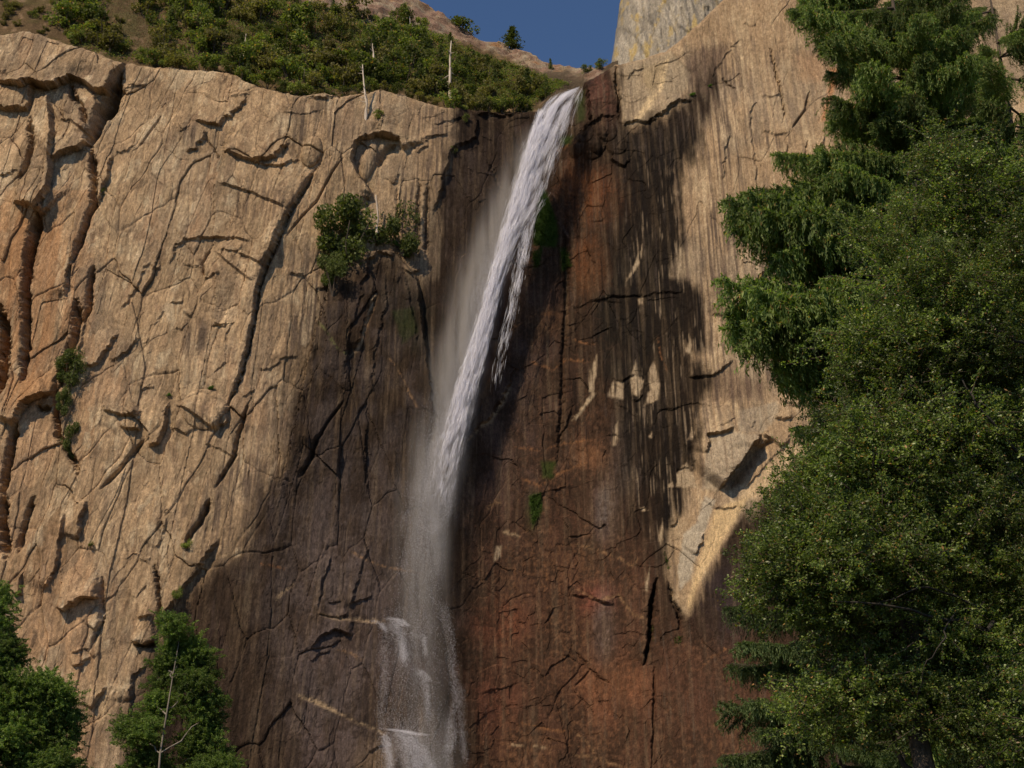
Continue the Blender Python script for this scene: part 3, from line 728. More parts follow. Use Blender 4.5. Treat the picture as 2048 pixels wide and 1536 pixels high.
for k, c_, r_, cc, s_ in [('B', (1640, 1130), (130, 190), (.20, .075, .028), 1.0), ('E', (1720, 300), (110, 130), (.21, .088, .036), 1.0), ('B', (1680, 1500), (110, 120), (.17, .065, .026), .9),
                          ('B', (1760, 560), (90, 170), (.135, .058, .040), 1.0), ('E', (1400, 550), (130, 70), (.20, .10, .048), .8), ('E', (1700, 1340), (120, 100), (.21, .10, .05), .8),
                          ('I', (100, 560), (130, 90), (.20, .07, .045), .8), ('I', (250, 1050), (190, 110), (.22, .095, .045), .9), ('H', (1150, 700), (140, 120), (.19, .065, .035), .8),
                          ('H', (1800, 1100), (200, 180), (.20, .085, .045), .8), ('H', (1100, 1150), (160, 200), (.17, .065, .04), .7), ('E', (1900, 1350), (80, 220), (.115, .088, .080), 1.0),
                          ('H', (1750, 60), (70, 170), (.14, .108, .096), 1.0), ('H', (1740, 740), (60, 190), (.13, .095, .085), .9), ('E', (1900, 650), (150, 300), (.018, .018, .016), .9),
                          ('F', (330, 560), (260, 480), (.019, .014, .010), 1.3), ('C', (480, 1000), (260, 330), (.021, .014, .010), 1.3), ('F', (500, 1250), (200, 230), (.024, .017, .013), 1.1), ('E', (700, 560), (90, 200), (.028, .026, .016), .9),
                          ('E', (560, 450), (120, 160), (.040, .032, .024), .7), ('E', (300, 1250), (260, 240), (.044, .028, .018), .9), ('H', (300, 900), (260, 160), (.125, .080, .068), .7),
                          ('H', (150, 1400), (200, 150), (.11, .075, .068), .8), ('H', (300, 400), (180, 200), (.105, .075, .064), .7), ('H', (430, 1480), (140, 110), (.20, .125, .055), .9),
                          ('C', (520, 900), (220, 190), (.032, .022, .018), .7), ('C', (200, 1150), (140, 160), (.17, .062, .026), .7), ('B', (1000, 1100), (260, 330), (.072, .050, .040), .7),
                          ('I', (850, 600), (150, 300), (.050, .034, .034), .9), ('I', (700, 1100), (250, 200), (.095, .045, .028), .8), ('H', (1330, 60), (40, 110), (.030, .050, .010), .9)]:
    wpatch(k, c_, r_, cc, s_)
dkz = sstep(1205, 1262, U + 40 * N_med) * (1 - sstep(1420, 1500, U)) * sstep(230, 300, V) * (1 - sstep(1020, 1180, V))
wc = mixc(wc, C(.016, .0115, .008), np.clip(dkz * (.62 + .6 * N_st2 + .3 * N_st), 0, .92))
wc = mixc(wc, C(.014, .010, .008), (.7 - .45 * sstep(900, 1100, V)) * sstep(.2, .5, N_st + .2 * N_f))
wc = mixc(wc, C(.10, .075, .058), .5 * sstep(.3, .5, fbm(X / .5, Z / 11, 3, 59)) * sstep(1180, 1260, U))
dry = col * C(1.24, 1.20, 1.13)
dry = mixc(dry, TAN_L, .8 * flake)
wc *= (.80 + .20 * sstep(950, 1150, V) * (1 - sstep(850, 950, U)) - .16 * dkz + .16 * redm * sstep(850, 1150, V))[..., None]
wc = mixc(wc, C(.085, .062, .050), .42 * sstep(.18, .42, -N_fs + .35 * N_med) * (1 - .6 * redm) * (1 - .75 * sstep(900, 1100, V)))
pm = np.exp(-(((U - 690) / 150) ** 2 + ((V - 1260) / 330) ** 2) ** 1.5)
wc = mixc(wc, C(.115, .085, .076), np.clip(pm * (.32 + .75 * sstep(-.25, .35, N_med + .6 * N_f)), 0, .9))
pm = np.exp(-(((U - 1010) / 90) ** 2 + ((V - 760) / 330) ** 2) ** 1.5)
wc = mixc(wc, C(.085, .056, .046), np.clip(pm * (.2 + .6 * sstep(-.2, .35, N_med)), 0, .8))
es = sstep(1230, 1300, U) * (1 - sstep(1430, 1500, U)) * sstep(280, 400, V) * (1 - sstep(1000, 1120, V))
wc = mixc(wc, C(.27, .20, .135), np.clip(.85 * es * sstep(.26, .46, fbm(X / .42, Z / 15, 3, 70, .6) + .3 * N_med), 0, .6))
pm = np.exp(-(((U - 690) / 230) ** 2 + ((V - 1000) / 480) ** 2) ** 2)
wc = mixc(wc, C(.082, .063, .058), np.clip(pm * .55 * sstep(-.2, .3, fbm(X / 3.5, Z / 6, 4, 71)), 0, .7))
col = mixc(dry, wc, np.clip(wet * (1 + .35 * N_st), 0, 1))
half = np.clip(poly_mask(WET, wu - 6, wv, 120), 0, 1) * (1 - wet) * (1 - tongue) * (1 - flake)
col = mixc(col, C(.135, .095, .072), np.clip(half * (.05 + 1.2 * sstep(-.1, .3, N_fs + .5 * N_st)), 0, .85))
# tan dikes crossing the wet wall, and one ledge's lit top painted in
VT = (.30, .175, .090); VO = (.27, .125, .055); VL = (.42, .30, .18)
for k, pts, w, c_ in [('H', [(0, 1130), (100, 1150), (200, 1210), (330, 1280), (420, 1310), (490, 1350)], 3.5, VL), ('H', [(100, 655), (200, 672), (350, 692), (490, 702)], 3.5, VL),
                      ('H', [(250, 270), (370, 340), (460, 380), (700, 420)], 2.2, VT), ('H', [(1160, 180), (1265, 212)], 3, VL), ('H', [(210, 860), (300, 880), (360, 920)], 2.5, VT),
                      ('H', [(1210, 1405), (1330, 1415), (1420, 1420)], 2.8, VL), ('H', [(1560, 1330), (1650, 1390), (1700, 1470), (1790, 1510)], 2.5, VT), ('H', [(1260, 1280), (1400, 1310), (1600, 1340)], 2, VO),
                      ('I', [(0, 510), (100, 560), (150, 582), (250, 545), (290, 600), (340, 660), (425, 692)], 2.6, VT), ('I', [(0, 250), (120, 290), (250, 332), (330, 380), (372, 330)], 2.6, VT),
                      ('I', [(0, 1460), (100, 1470), (180, 1510), (280, 1530)], 2.8, VT), ('I', [(700, 980), (800, 890), (880, 850)], 2, VO), ('E', [(970, 1275), (1040, 1200), (1115, 1150), (1190, 1040), (1240, 940)], 3.2, VL),  # last line: the diagonal ledge's lit top, put into the colour
                      ('E', [(1580, 1155), (1640, 1090), (1700, 1010), (1735, 980)], 3, VL), ('E', [(1230, 640), (1320, 540), (1420, 520), (1520, 520)], 2.6, VO), ('E', [(1560, 660), (1640, 690), (1730, 700)], 2.4, VO),
                      ('E', [(1330, 130), (1400, 125), (1330, 220), (1410, 215)], 2.2, VO), ('E', [(1350, 800), (1480, 850), (1560, 790), (1700, 800)], 2, VO), ('E', [(1250, 1300), (1400, 1320), (1560, 1280), (1700, 1260)], 2.4, VO),
                      ('E', [(530, 780), (580, 870), (640, 980), (700, 1080)], 2.0, VT), ('E', [(110, 570), (180, 650), (210, 720), (280, 760)], 2.2, (.16, .17, .06)), ('E', [(320, 760), (370, 660), (420, 520), (455, 410)], 2.6, VT),
                      ('E', [(1290, 1480), (1400, 1530), (1530, 1450), (1700, 1380)], 2.4, VO), ('B', [(1500, 885), (1560, 860), (1620, 830)], 2.4, VO), ('B', [(1480, 1130), (1500, 1200), (1520, 1300), (1580, 1400)], 3, (.16, .10, .075)),
                      ('G', [(1480, 370), (1560, 375), (1640, 400)], 2, VO), ('G', [(1700, 1120), (1800, 1150), (1940, 1220)], 2.6, VL), ('G', [(1160, 350), (1250, 330), (1320, 310)], 2.4, VL), ('G', [(1580, 580), (1620, 540), (1690, 480)], 2, VL),
                      ('B', [(1120, 960), (1150, 1040), (1190, 1130)], 2, (.11, .08, .06)), ('F', [(480, 640), (500, 760), (540, 860)], 1.6, VO), ('H', [(1080, 60), (1110, 20), (1160, 10)], 3, VT), ('H', [(1400, 370), (1420, 460), (1390, 540)], 2, VO)]:
    vein(k, pts, w, c_, .7, 7.0)
# green algae on the rock
for k, pts, m in [('B', [(1400, 1150), (1430, 1105), (1470, 1200), (1510, 1330), (1500, 1440), (1370, 1440), (1370, 1300)], .95), ('B', [(1520, 800), (1600, 790), (1580, 840), (1530, 860)], .7),
                  ('E', [(1360, 160), (1420, 130), (1400, 230), (1370, 250)], .7), ('E', [(1520, 130), (1560, 130), (1590, 240), (1530, 270)], .7), ('B', [(1610, 560), (1670, 520), (1670, 700), (1620, 720)], .55),
                  ('H', [(1310, -20), (1380, -40), (1390, 60), (1330, 160)], .8), ('E', [(1410, 1380), (1500, 1380), (1480, 1480), (1420, 1480)], .7), ('E', [(540, 500), (660, 480), (690, 620), (600, 700)], .35)]:
    paint(k, pts, (.030, .058, .008), m, 5)
# fine random mottling of the bare stone
col *= (1 + (.24 + .10 * left) * N_f + .12 * N_st + .16 * left * fbm(X / .5, Z / .7, 3, 68, .7))[..., None]
col = np.clip(col * .92, .006, .7)
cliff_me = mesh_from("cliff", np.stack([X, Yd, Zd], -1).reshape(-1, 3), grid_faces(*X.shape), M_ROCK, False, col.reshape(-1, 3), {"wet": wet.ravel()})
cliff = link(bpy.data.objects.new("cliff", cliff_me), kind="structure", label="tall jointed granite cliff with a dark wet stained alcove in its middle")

CU, CV = U, V
def cliff_at(u, v):
    """the built cliff's surface point that shows at photo pixel (u, v)"""
    i = np.argmin((CU - u) ** 2 + (CV - v) ** 2)
    return np.array([X.ravel()[i], Yd.ravel()[i], Zd.ravel()[i]])

# ------------------------------------------------------------------ hillside above the rim, on the left
RIDGE = [(-420, -380, 70), (0, -340, 66), (300, -290, 62), (600, -170, 56), (760, -55, 50), (840, 0, 46), (870, 22, 44), (900, 42, 42), (960, 78, 38), (1040, 100, 30), (1100, 126, 24), (1150, 139, 17), (1190, 140, 13), (1240, 127, 12)]
hu = np.linspace(-420, 1236, 430)
ridge_v = np.interp(hu, [r[0] for r in RIDGE], [r[1] for r in RIDGE]); ridge_d = np.interp(hu, [r[0] for r in RIDGE], [r[2] for r in RIDGE])
ridge_v = ridge_v + 5 * fbm(hu / 45, hu * 0, 4, 91)
rim_v = np.interp(hu, [r[0] for r in RIM], [r[1] for r in RIM])
H = []
NH = 150
for u_, rv, rd, mv in zip(hu, ridge_v, ridge_d, rim_v):
    a = on_cliff(u_, mv, 5); a[1] += 1.6; a[2] -= 0.9
    b = at(u_, rv, a[1] + rd)
    s = np.linspace(0, 1, NH)[:, None]
    c_ = a + (b - a) * s
    c_[:, 2] += 3.0 * (s[:, 0] * (1 - s[:, 0])) * min(1, rd / 40)
    back = np.array([b + np.array([0, k * 4.0, -k * k * 1.0]) for k in (1, 2, 3, 5)])
    H.append(np.vstack([c_, back]))
H = np.array(H).transpose(1, 0, 2)
HX, HY, HZ = H[..., 0], H[..., 1], H[..., 2]
hU, hV = project(HX, HY, HZ)
rocky = poly_mask(px('P', [(560, -400), (600, 0), (640, 10), (700, 30), (745, 55), (800, 40), (850, 72), (905, 80), (950, 92), (1010, 115), (1080, 140), (1150, 150), (1200, 160), (1250, 0), (900, -400)]), hU + 14 * fbm(HX / 5, HY / 5, 3, 93), hV + 10 * fbm(HX / 4, HY / 4, 3, 94), 8)
c_, e_ = voro(HX / 2.6, HZ / 2.0, 95)
env = np.minimum(1, np.linspace(0, 1, HX.shape[0])[:, None] * 12)
bump = env * (2.0 * fbm(HX / 9, HY / 9, 4, 92) + rocky * (1.5 * (c_[..., 2] - .5) + 1.0 * c_[..., 1] * (c_[..., 3] - .3)) + .35 * fbm(HX / 1.5, HZ / 1.5, 3, 96))
bump[-8:] *= 0.55
HY = HY - 0.75 * bump; HZ = HZ + 0.5 * bump
nf = fbm(HX / 2, HZ / 2, 4, 97); nb = fbm(HX / 8, HZ / 6, 3, 98)
hc = np.broadcast_to(C(.15, .10, .055), HX.shape + (3,)).copy()
hc = mixc(hc, C(.13, .105, .045), .8 * sstep(-.1, .4, nb))
hc = mixc(hc, C(.30, .20, .13), .8 * sstep(.2, .4, nf))
hc = mixc(hc, C(.10, .075, .05), sstep(1040, 1110, hU))
rc = mixc(np.broadcast_to(C(.31, .20, .15), HX.shape + (3,)).copy(), C(.36, .29, .21), sstep(-.2, .4, nf + nb))
rc = mixc(rc, C(.34, .16, .07), .7 * sstep(.25, .5, nb + .3 * nf))
hc = mixc(hc, rc, rocky) * (1 + .3 * nf)[..., None]
hill_me = mesh_from("hillside", np.stack([HX, HY, HZ], -1).reshape(-1, 3), grid_faces(*HX.shape), M_ROCK, True, np.clip(hc * .8, .01, .7).reshape(-1, 3), {"wet": np.zeros(HX.size)})
hillside = link(bpy.data.objects.new("hillside", hill_me), kind="structure", label="steep brush-covered slope rising behind the cliff's left rim")
hU, hV = project(HX, HY, HZ)
def hill_at(u, v):
    i = np.argmin((hU - u) ** 2 + (hV - v) ** 2)
    return np.array([HX.ravel()[i], HY.ravel()[i], HZ.ravel()[i]])

# ------------------------------------------------------------------ pale rock tower behind the notch
def rock_tower():
    n, m = 150, 130
    vv = np.linspace(175, -90, n)
    lu = np.interp(vv, [-90, 0, 60, 130, 175], [1252, 1240, 1231, 1223, 1217])
    P = np.zeros((n, m, 3))
    for i in range(n):
        l = at(lu[i], vv[i], 304.0)
        w_ = np.linspace(0, 1, m)
        P[i, :, 0] = l[0] + 34 * w_ ** 1.0
        P[i, :, 2] = l[2]
        P[i, :, 1] = 304 - 16 * np.sqrt(np.clip(1 - (1 - np.clip(w_ * 1.5, 0, 1)) ** 2, 0, 1)) + 0.10 * (l[2] - 230) + 6
    x_, y_, z_ = P[..., 0], P[..., 1], P[..., 2]
    k, e = voro(x_ / 3.2 + .1 * z_, z_ / 22, 61)
    k2, e2 = voro(x_ / 1.1 + .1 * z_, z_ / 8, 62)
    d = 1.3 * (k[..., 2] - .5) + .6 * (k2[..., 2] - .5) + .6 * fbm(x_ / 1.2, z_ / 6, 4, 63)
    P[..., 1] -= d
    P[:, :4, 0] += .5 * fbm(z_[:, :4] / 3, x_[:, :4] * 0, 3, 64)
    cc = np.broadcast_to(C(.46, .40, .32), P.shape).copy()
    cc = mixc(cc, C(.30, .27, .235), sstep(-.1, .4, fbm(x_ / .7, z_ / 9, 4, 65, .6)))
    cc *= (1 + .4 * (k2[..., 3] - .5) + .3 * (k[..., 3] - .5))[..., None]
    cc = mixc(cc, C(.55, .40, .16), .85 * sstep(.12, .4, fbm(x_ / 2.2, z_ / 9, 3, 66) + .2 * fbm(x_, z_, 2, 67)))
    # closed at the back so that it stays a body of rock from any side
    B = P[:, ::-1].copy(); B[..., 1] = P[:, ::-1, 1] + 40
    P = np.concatenate([P, B, P[:, :1]], 1); cc = np.concatenate([cc, cc[:, ::-1], cc[:, :1]], 1)
    me = mesh_from("rock_tower", P.reshape(-1, 3), grid_faces(*P.shape[:2]), M_ROCK, True, (cc * .82).reshape(-1, 3), {"wet": np.zeros(P.shape[0] * P.shape[1])})
    link(bpy.data.objects.new("rock_tower", me), kind="structure", label="pale grey and yellow rock tower behind the notch against the sky")
rock_tower()

# ------------------------------------------------------------------ ground
def ground():
    gx = np.concatenate([[-6000, -2500, -1000], np.linspace(-400, 400, 121), [1000, 2500, 6000]])
    gy = np.concatenate([[-6000, -2500, -800], np.linspace(-200, 420, 125), [1000, 2500, 6000]])
    gX, gY = np.meshgrid(gx, gy)
    talus = 30 * sstep(150, 262, gY)
    gZ = talus + 0.7 * fbm(gX / 22, gY / 22, 4, 71) * sstep(8, 40, np.hypot(gX, gY))
    n1 = fbm(gX / 9, gY / 9, 4, 72)
    cc = mixc(np.broadcast_to(C(.10, .075, .045), gX.shape + (3,)).copy(), C(.07, .085, .03), sstep(-.2, .3, n1))
    cc = mixc(cc, C(.26, .22, .17), sstep(120, 220, gY + 40 * n1))
    me = mesh_from("ground", np.stack([gX, gY, gZ], -1).reshape(-1, 3), grid_faces(*gX.shape), M_ROCK, True, cc.reshape(-1, 3), {"wet": np.zeros(gX.size)})
    link(bpy.data.objects.new("ground", me), kind="structure", label="forest floor rising as talus to the cliff's foot")
ground()
def ground_z(x, y):
    return 30 * float(sstep(150, 262, np.float64(y)))

# ------------------------------------------------------------------ plants: mesh makers
def rot_frames(n, r):
    q = r.normal(size=(n, 4)); q /= np.linalg.norm(q, axis=1)[:, None]
    w, x, y, z = q.T
    a = np.stack([1 - 2 * (y * y + z * z), 2 * (x * y + z * w), 2 * (x * z - y * w)], 1)
    b = np.stack([2 * (x * y - z * w), 1 - 2 * (x * x + z * z), 2 * (y * z + x * w)], 1)
    return a, b

def leaf_quads(cen, length, width, r, frames=None):
    """lens-shaped leaf per centre, folded a little"""
    n = len(cen)
    a, b = rot_frames(n, r) if frames is None else frames
    L = (length * r.uniform(.6, 1.3, n))[:, None]; Wd = (width * r.uniform(.6, 1.3, n))[:, None]
    v = np.stack([cen - a * L * .5, cen + b * Wd * .5 - a * L * .05, cen + a * L * .5, cen - b * Wd * .5 - a * L * .05], 1)
    return v.reshape(-1, 3), np.arange(4 * n).reshape(-1, 4)

def tube(pts, radii, sides=7):
    """tapered limb along pts"""
    pts = np.asarray(pts, float); n = len(pts)
    tg = np.gradient(pts, axis=0); tg /= np.linalg.norm(tg, axis=1)[:, None] + 1e-9
    V_ = []
    for i in range(n):
        ref = np.array([0, 0, 1.0]) if abs(tg[i][2]) < .9 else np.array([1.0, 0, 0])
        s = np.cross(tg[i], ref); s /= np.linalg.norm(s); q = np.cross(tg[i], s)
        an = np.linspace(0, 2 * np.pi, sides, endpoint=False)
        V_.append(pts[i] + radii[i] * (np.cos(an)[:, None] * s + np.sin(an)[:, None] * q))
    V_ = np.vstack(V_); F = []
    for i in range(n - 1):
        for j in range(sides):
            F.append((i * sides + j, i * sides + (j + 1) % sides, (i + 1) * sides + (j + 1) % sides, (i + 1) * sides + j))
    F.append(tuple((n - 1) * sides + k for k in (0, 2, 4, sides - 1)))
    return V_, np.array(F)

def join(parts):
    vs, fs, o = [], [], 0
    for v, f in parts:
        vs.append(v); fs.append(np.asarray(f) + o); o += len(v)
    return np.vstack(vs), np.vstack(fs)

def crooked(p0, p1, n, wob, r):
    p0, p1 = np.asarray(p0, float), np.asarray(p1, float)
    s = np.linspace(0, 1, n)[:, None]
    w = np.cumsum(r.normal(size=(n, 3)), 0) * wob; w -= w[0] + (w[-1] - w[0]) * s
    return p0 + (p1 - p0) * s + w

def clump_points(n, r, lobes, spread=1.0):
    """points filling a lumpy ball of radius about 1"""
    c = r.normal(size=(lobes, 3)); c /= np.linalg.norm(c, axis=1)[:, None]; c *= r.uniform(.25, .8, lobes)[:, None]
    k = r.integers(0, lobes, n)
    d = r.normal(size=(n, 3)); d /= np.linalg.norm(d, axis=1)[:, None]
    return c[k] + d * (r.uniform(.1, 1, n) ** .5)[:, None] * r.uniform(.25, .5, lobes)[k][:, None] * spread

def new_obj(name, me, parent=None, **kw):
    return link(bpy.data.objects.new(name, me), parent, **kw)

def empty(name, loc, **kw):
    o = bpy.data.objects.new(name, None); o.location = loc; o.empty_display_size = .5
    return link(o, None, **kw)

# --- shrub and small tree stock (shared mesh data) ---------------------------------
def shrub_meshes(mat, nm, k, leaf=.16, n=900, flat=.8):
    out = []
    for i in range(k):
        r = np.random.default_rng(500 + i + sum(map(ord, nm)))
        p = clump_points(n, r, 9); p[:, 2] = p[:, 2] * flat + .62
        v, f = leaf_quads(p, leaf, leaf * .62, r)
        cr = mesh_from(nm + "_foliage", v, f, mat, False)
        st = []
        for j in range(5):
            a = r.uniform(0, 6.28)
            st.append(tube(crooked((0, 0, -.45), (.6 * math.cos(a), .6 * math.sin(a), .7), 4, .05, r), [.04, .03, .02, .01], 5))
        v, f = join(st)
        out.append((cr, mesh_from(nm + "_stem", v, f, M_BARK, True)))
    return out
SH_GREEN = shrub_meshes(M_SHRUB, "shrub", 5)
SH_OLIVE = shrub_meshes(M_OLIVE, "olive_shrub", 4)
SH_BIG = shrub_meshes(M_DARKB, "big_bush", 2, .085, 6500, .8)
SH_BIGG = shrub_meshes(M_DARKB, "big_green_bush", 2, .085, 5500, .9)
SH_FERN = shrub_meshes(M_GREEN, "fern", 3, .20, 500, .7)
def put_shrub(stock, p, s, label, group, name="shrub", cat="shrub", sz=1.0, i=0):
    cr, st = stock[i % len(stock)]
    o = empty(name, tuple(p), label=label, cat=cat, group=group)
    o.scale = (s, s, s * sz); o.rotation_euler = (0, 0, random.uniform(0, 6.28))
    new_obj("foliage", cr, o, kind="stuff"); new_obj("stem", st, o, kind="stuff")
    return o

def pine_meshes(k, mat, nm, leaf=.13):
    """small conifer one unit tall: ragged tiers"""
    out = []
    for i in range(k):
        r = np.random.default_rng(800 + i)
        P = []
        for t_ in np.linspace(.12, .97, 26):
            w = .26 * (1 - t_) ** .75 + .02
            for j in range(int(3 + 5 * (1 - t_))):
                a = r.uniform(0, 6.28); L = w * r.uniform(.5, 1.25)
                q = np.linspace(.1, 1, 7)[:, None] * L
                pts = np.hstack([q * math.cos(a), q * math.sin(a), t_ - .25 * q + .15 * q * q / max(L, .01)])
                P.append(pts + r.normal(size=pts.shape) * .014)
        P = np.vstack(P); P = np.vstack([P, P + r.normal(size=P.shape) * .02])
        v, f = leaf_quads(P, leaf * .55, leaf * .22, r)
        tv, tf = tube(crooked((0, 0, -.06), (0, 0, .98), 6, .006, r), np.linspace(.022, .004, 6), 6)
        out.append((mesh_from(nm + "_crown", v, f, mat, False), mesh_from(nm + "_trunk", tv, tf, M_BARK, True)))
    return out
PINES = pine_meshes(3, M_DARKB, "conifer")
def put_pine(p, h, label, group=None, name="conifer", wide=1.0, i=0, lean=0.0):
    cr, tr = PINES[i % 3]
    o = empty(name, tuple(p), label=label, cat="tree", group=group)
    o.scale = (h * wide, h * wide, h); o.rotation_euler = (0, lean, random.uniform(0, 6.28) if lean == 0 else 0)
    new_obj("crown", cr, o, kind="stuff"); new_obj("trunk", tr, o)

# --- brush on the slope ------------------------------------------------------------
BRUSH = px('P', [(95, -60), (120, 40), (150, 95), (200, 108), (250, 124), (330, 130), (470, 140), (520, 162), (590, 182), (690, 186), (760, 172), (830, 188), (890, 206), (960, 216), (1060, 216), (1110, 184),
                 (1160, 160), (1160, 142), (1090, 128), (1010, 105), (930, 78), (860, 68), (800, 40), (740, 48), (690, 28), (620, 5), (560, -60)])
hu_, hv_ = hU.ravel(), hV.ravel()
ok = np.where(inside(BRUSH, hu_, hv_) & (np.repeat(np.arange(HX.shape[0]), HX.shape[1]) < NH))[0]
OPEN = px('P', [(180, -20), (255, -20), (300, 60), (330, 80), (290, 118), (250, 112), (200, 60)])
ok_low = hv_[ok] > np.interp(hu_[ok], [r[0] for r in RIDGE], [r[1] for r in RIDGE]) + np.where(hu_[ok] > 560, 34, 0)
cand = ok[ok_low & ~inside(OPEN, hu_[ok], hv_[ok])]
pick = rng.permutation(cand)
placed = []
for i in pick:
    u_, v_ = hu_[i], hv_[i]
    if all((u_ - a) ** 2 + ((v_ - b) * 1.15) ** 2 > 21.0 ** 2 for a, b in placed):
        s = random.choice([1.6, 2.2, 2.6, 3.4, 4.2]) * random.uniform(.85, 1.15)
        room = v_ - np.interp(u_, [r[0] for r in RIDGE], [r[1] for r in RIDGE]) - 22
        if u_ > 560: s = min(s, room / 15)
        if s < 1.0: continue
        placed.append((u_, v_))
        p = np.array([HX.ravel()[i], HY.ravel()[i], HZ.ravel()[i]])
        zone = fbm(np.array([u_ / 90.]), np.array([v_ / 60.]), 3, 101)[0] + random.uniform(-.25, .25)
        band = [("at the slope's left end, above the black cleft", 380), ("above the leaning pale pole", 560), ("left of the twisted snag", 720), ("between the twisted and the tallest snag", 895), ("right of the tallest snag", 9999)]
        where = next(n for n, lim in band if u_ < lim)
        mid = .5 * (np.interp(u_, [r[0] for r in RIM], [r[1] for r in RIM]) + max(0, np.interp(u_, [r[0] for r in RIDGE], [r[1] for r in RIDGE])))
        tier = "upper" if v_ < mid else "lower"
        kind_ = "leafy green" if zone < .06 else "brownish olive"
        put_shrub(SH_GREEN if zone < .06 else SH_OLIVE, p, s, "%s shrub on the %s slope %s" % (kind_, tier, where), "%s shrubs, %s slope, %s" % (kind_, tier, where), i=len(placed), sz=random.uniform(.8, 1.25))
    if len(placed) >= 240: break
print("brush", len(placed))
def undergrowth():
    r = np.random.default_rng(44)
    g = r.choice(cand, 60000)
    g = g[fbm(hu_[g] / 22., hv_[g] / 14., 3, 102) > -.35]
    n = len(g)
    p = np.stack([HX.ravel()[g], HY.ravel()[g], HZ.ravel()[g]], 1) + r.normal(size=(n, 3)) * [.4, .3, .3] + [0, -.2, .35]
    v, f = leaf_quads(p, .42, .24, r)
    new_obj("undergrowth", mesh_from("undergrowth", v, f, M_SHRUB, False), label="low leafy undergrowth filling the slope between the shrubs", kind="stuff")
undergrowth()
# shrubs standing alone, at the top left and along the rim
for u_, v_, s, k, lb in [(150, 92, 1.3, 0, "round light green shrub alone on the bare rock brow, top left"),
                         (20, 20, 2.0, 1, "dark shrub at the very top left corner of the slope"),
                         (60, 35, 1.6, 0, "shrub beside the corner shrub at top left, above the bare brow"),
                         (120, 28, 1.5, 0, "green shrub at the top left edge between two bare soil patches"),
                         (215, 100, 1.4, 1, "brown olive shrub on the brow left of the black cleft"),
                         (255, 104, 1.1, 1, "small olive shrub on the brow directly above the black cleft"),
                         (282, 105, .9, 1, "tiny olive shrub on bare soil right of the black cleft"),
                         (175, 55, 2.0, 1, "tall dark brown bush on the open slope at top left")]:
    put_shrub([SH_GREEN, SH_OLIVE][k], hill_at(u_, v_), s, lb, None, i=int(u_), sz=1.1)
for u_, v_, s, k, lb in [(925, 62, 4.6, 0, "large dark green bush on the rocky skyline left of the blue sky"), (1176, 146, 1.7, 0, "left one of the low green shrubs in the notch below the sky"),
                         (1204, 138, 1.9, 0, "low green shrub in the notch at the tower's foot"), (955, 202, 2.3, 0, "bright green bush on the rim left of the waterfall lip"),
                         (1006, 202, 2.6, 0, "broad green bush overhanging the rim beside the waterfall lip"), (1048, 200, 2.0, 0, "green bush closest to the waterfall lip on its left")]:
    p = hill_at(u_, v_)
    if 940 < u_ < 1060: p = on_cliff(u_, v_ + 12) + np.array([0, .8, -.5])
    put_shrub([SH_GREEN, SH_OLIVE][k], p, s, lb, None, i=int(u_), sz=.85)
for i, u_ in enumerate(list(range(300, 1060, 26))):
    v_ = float(np.interp(u_, [r[0] for r in RIM], [r[1] for r in RIM])) - 3 - random.uniform(0, 6)
    k = random.random() < .4
    put_shrub(SH_OLIVE if k else SH_GREEN, on_cliff(u_, v_ + 4) + np.array([0, 1.1, -.6]), random.uniform(1.2, 3.2), "small %s shrub in the row along the left wall's rim" % ("olive" if k else "green"), "%s shrubs along the rim" % ("olive" if k else "green"), i=i, sz=random.uniform(.8, 1.2))
for i in range(26):
    u_, v_ = random.uniform(0, 250), random.uniform(-10, 70)
    put_shrub(SH_OLIVE, hill_at(u_, v_), random.uniform(.8, 1.9), "low brown bush scattered on the bare slope at top left", "low bushes on the bare slope at top left", i=i, sz=random.uniform(.6, 1.0))
# grass patch on the open slope
def grass():
    gi = ok[inside(OPEN, hu_[ok], hv_[ok])]
    g = rng.choice(gi, 9000)
    p = np.stack([HX.ravel()[g], HY.ravel()[g], HZ.ravel()[g]], 1) + rng.normal(size=(9000, 3)) * [.35, .3, .12] + [0, 0, .1]
    r = np.random.default_rng(4)
    up = np.tile([0, 0, 1.0], (9000, 1)) + r.normal(size=(9000, 3)) * .35; up /= np.linalg.norm(up, axis=1)[:, None]
    sd = np.cross(up, r.normal(size=(9000, 3))); sd /= np.linalg.norm(sd, axis=1)[:, None]
    v, f = leaf_quads(p, .32, .10, r, (up, sd))
    new_obj("dry_grass", mesh_from("dry_grass", v, f, M_GRASS, False), label="pale dry grass patch on the open slope at top left", kind="stuff")
grass()

# --- conifers of the slope and skyline ------------------------------------------------
for u_, v_, h, wd, lb, i in [(1102, 140, 3.6, .8, "thin spire-shaped conifer on the skyline left of the notch", 0), (1024, 98, 7.2, 1.6, "gnarled open-crowned pine on the skyline under the sky", 1),
                             (488, 178, 6.2, .8, "narrow dark conifer on the left rim beside the jutting dead pole", 2), (945, 185, 9.0, .7, "tall dark conifer right behind the tallest white snag", 0),
                             (840, 175, 8.0, .9, "dark conifer left of the tallest white snag", 1), (715, 160, 7.0, .9, "dark conifer above the twisted white snag on the rim", 2),
                             (770, 165, 7.4, .9, "brownish conifer between the two rim snags", 0), (640, 120, 6.0, .9, "brownish conifer in the thicket above the middle of the left rim", 1),
                             (190, 75, 6.5, .9, "dark brown conifer on the open slope at top left", 2), (880, 130, 6.0, .9, "conifer on the slope above the tallest snag", 0)]:
    put_pine(hill_at(u_, v_) - np.array([0, 0, .3]), h, lb, None, wide=wd, i=i)

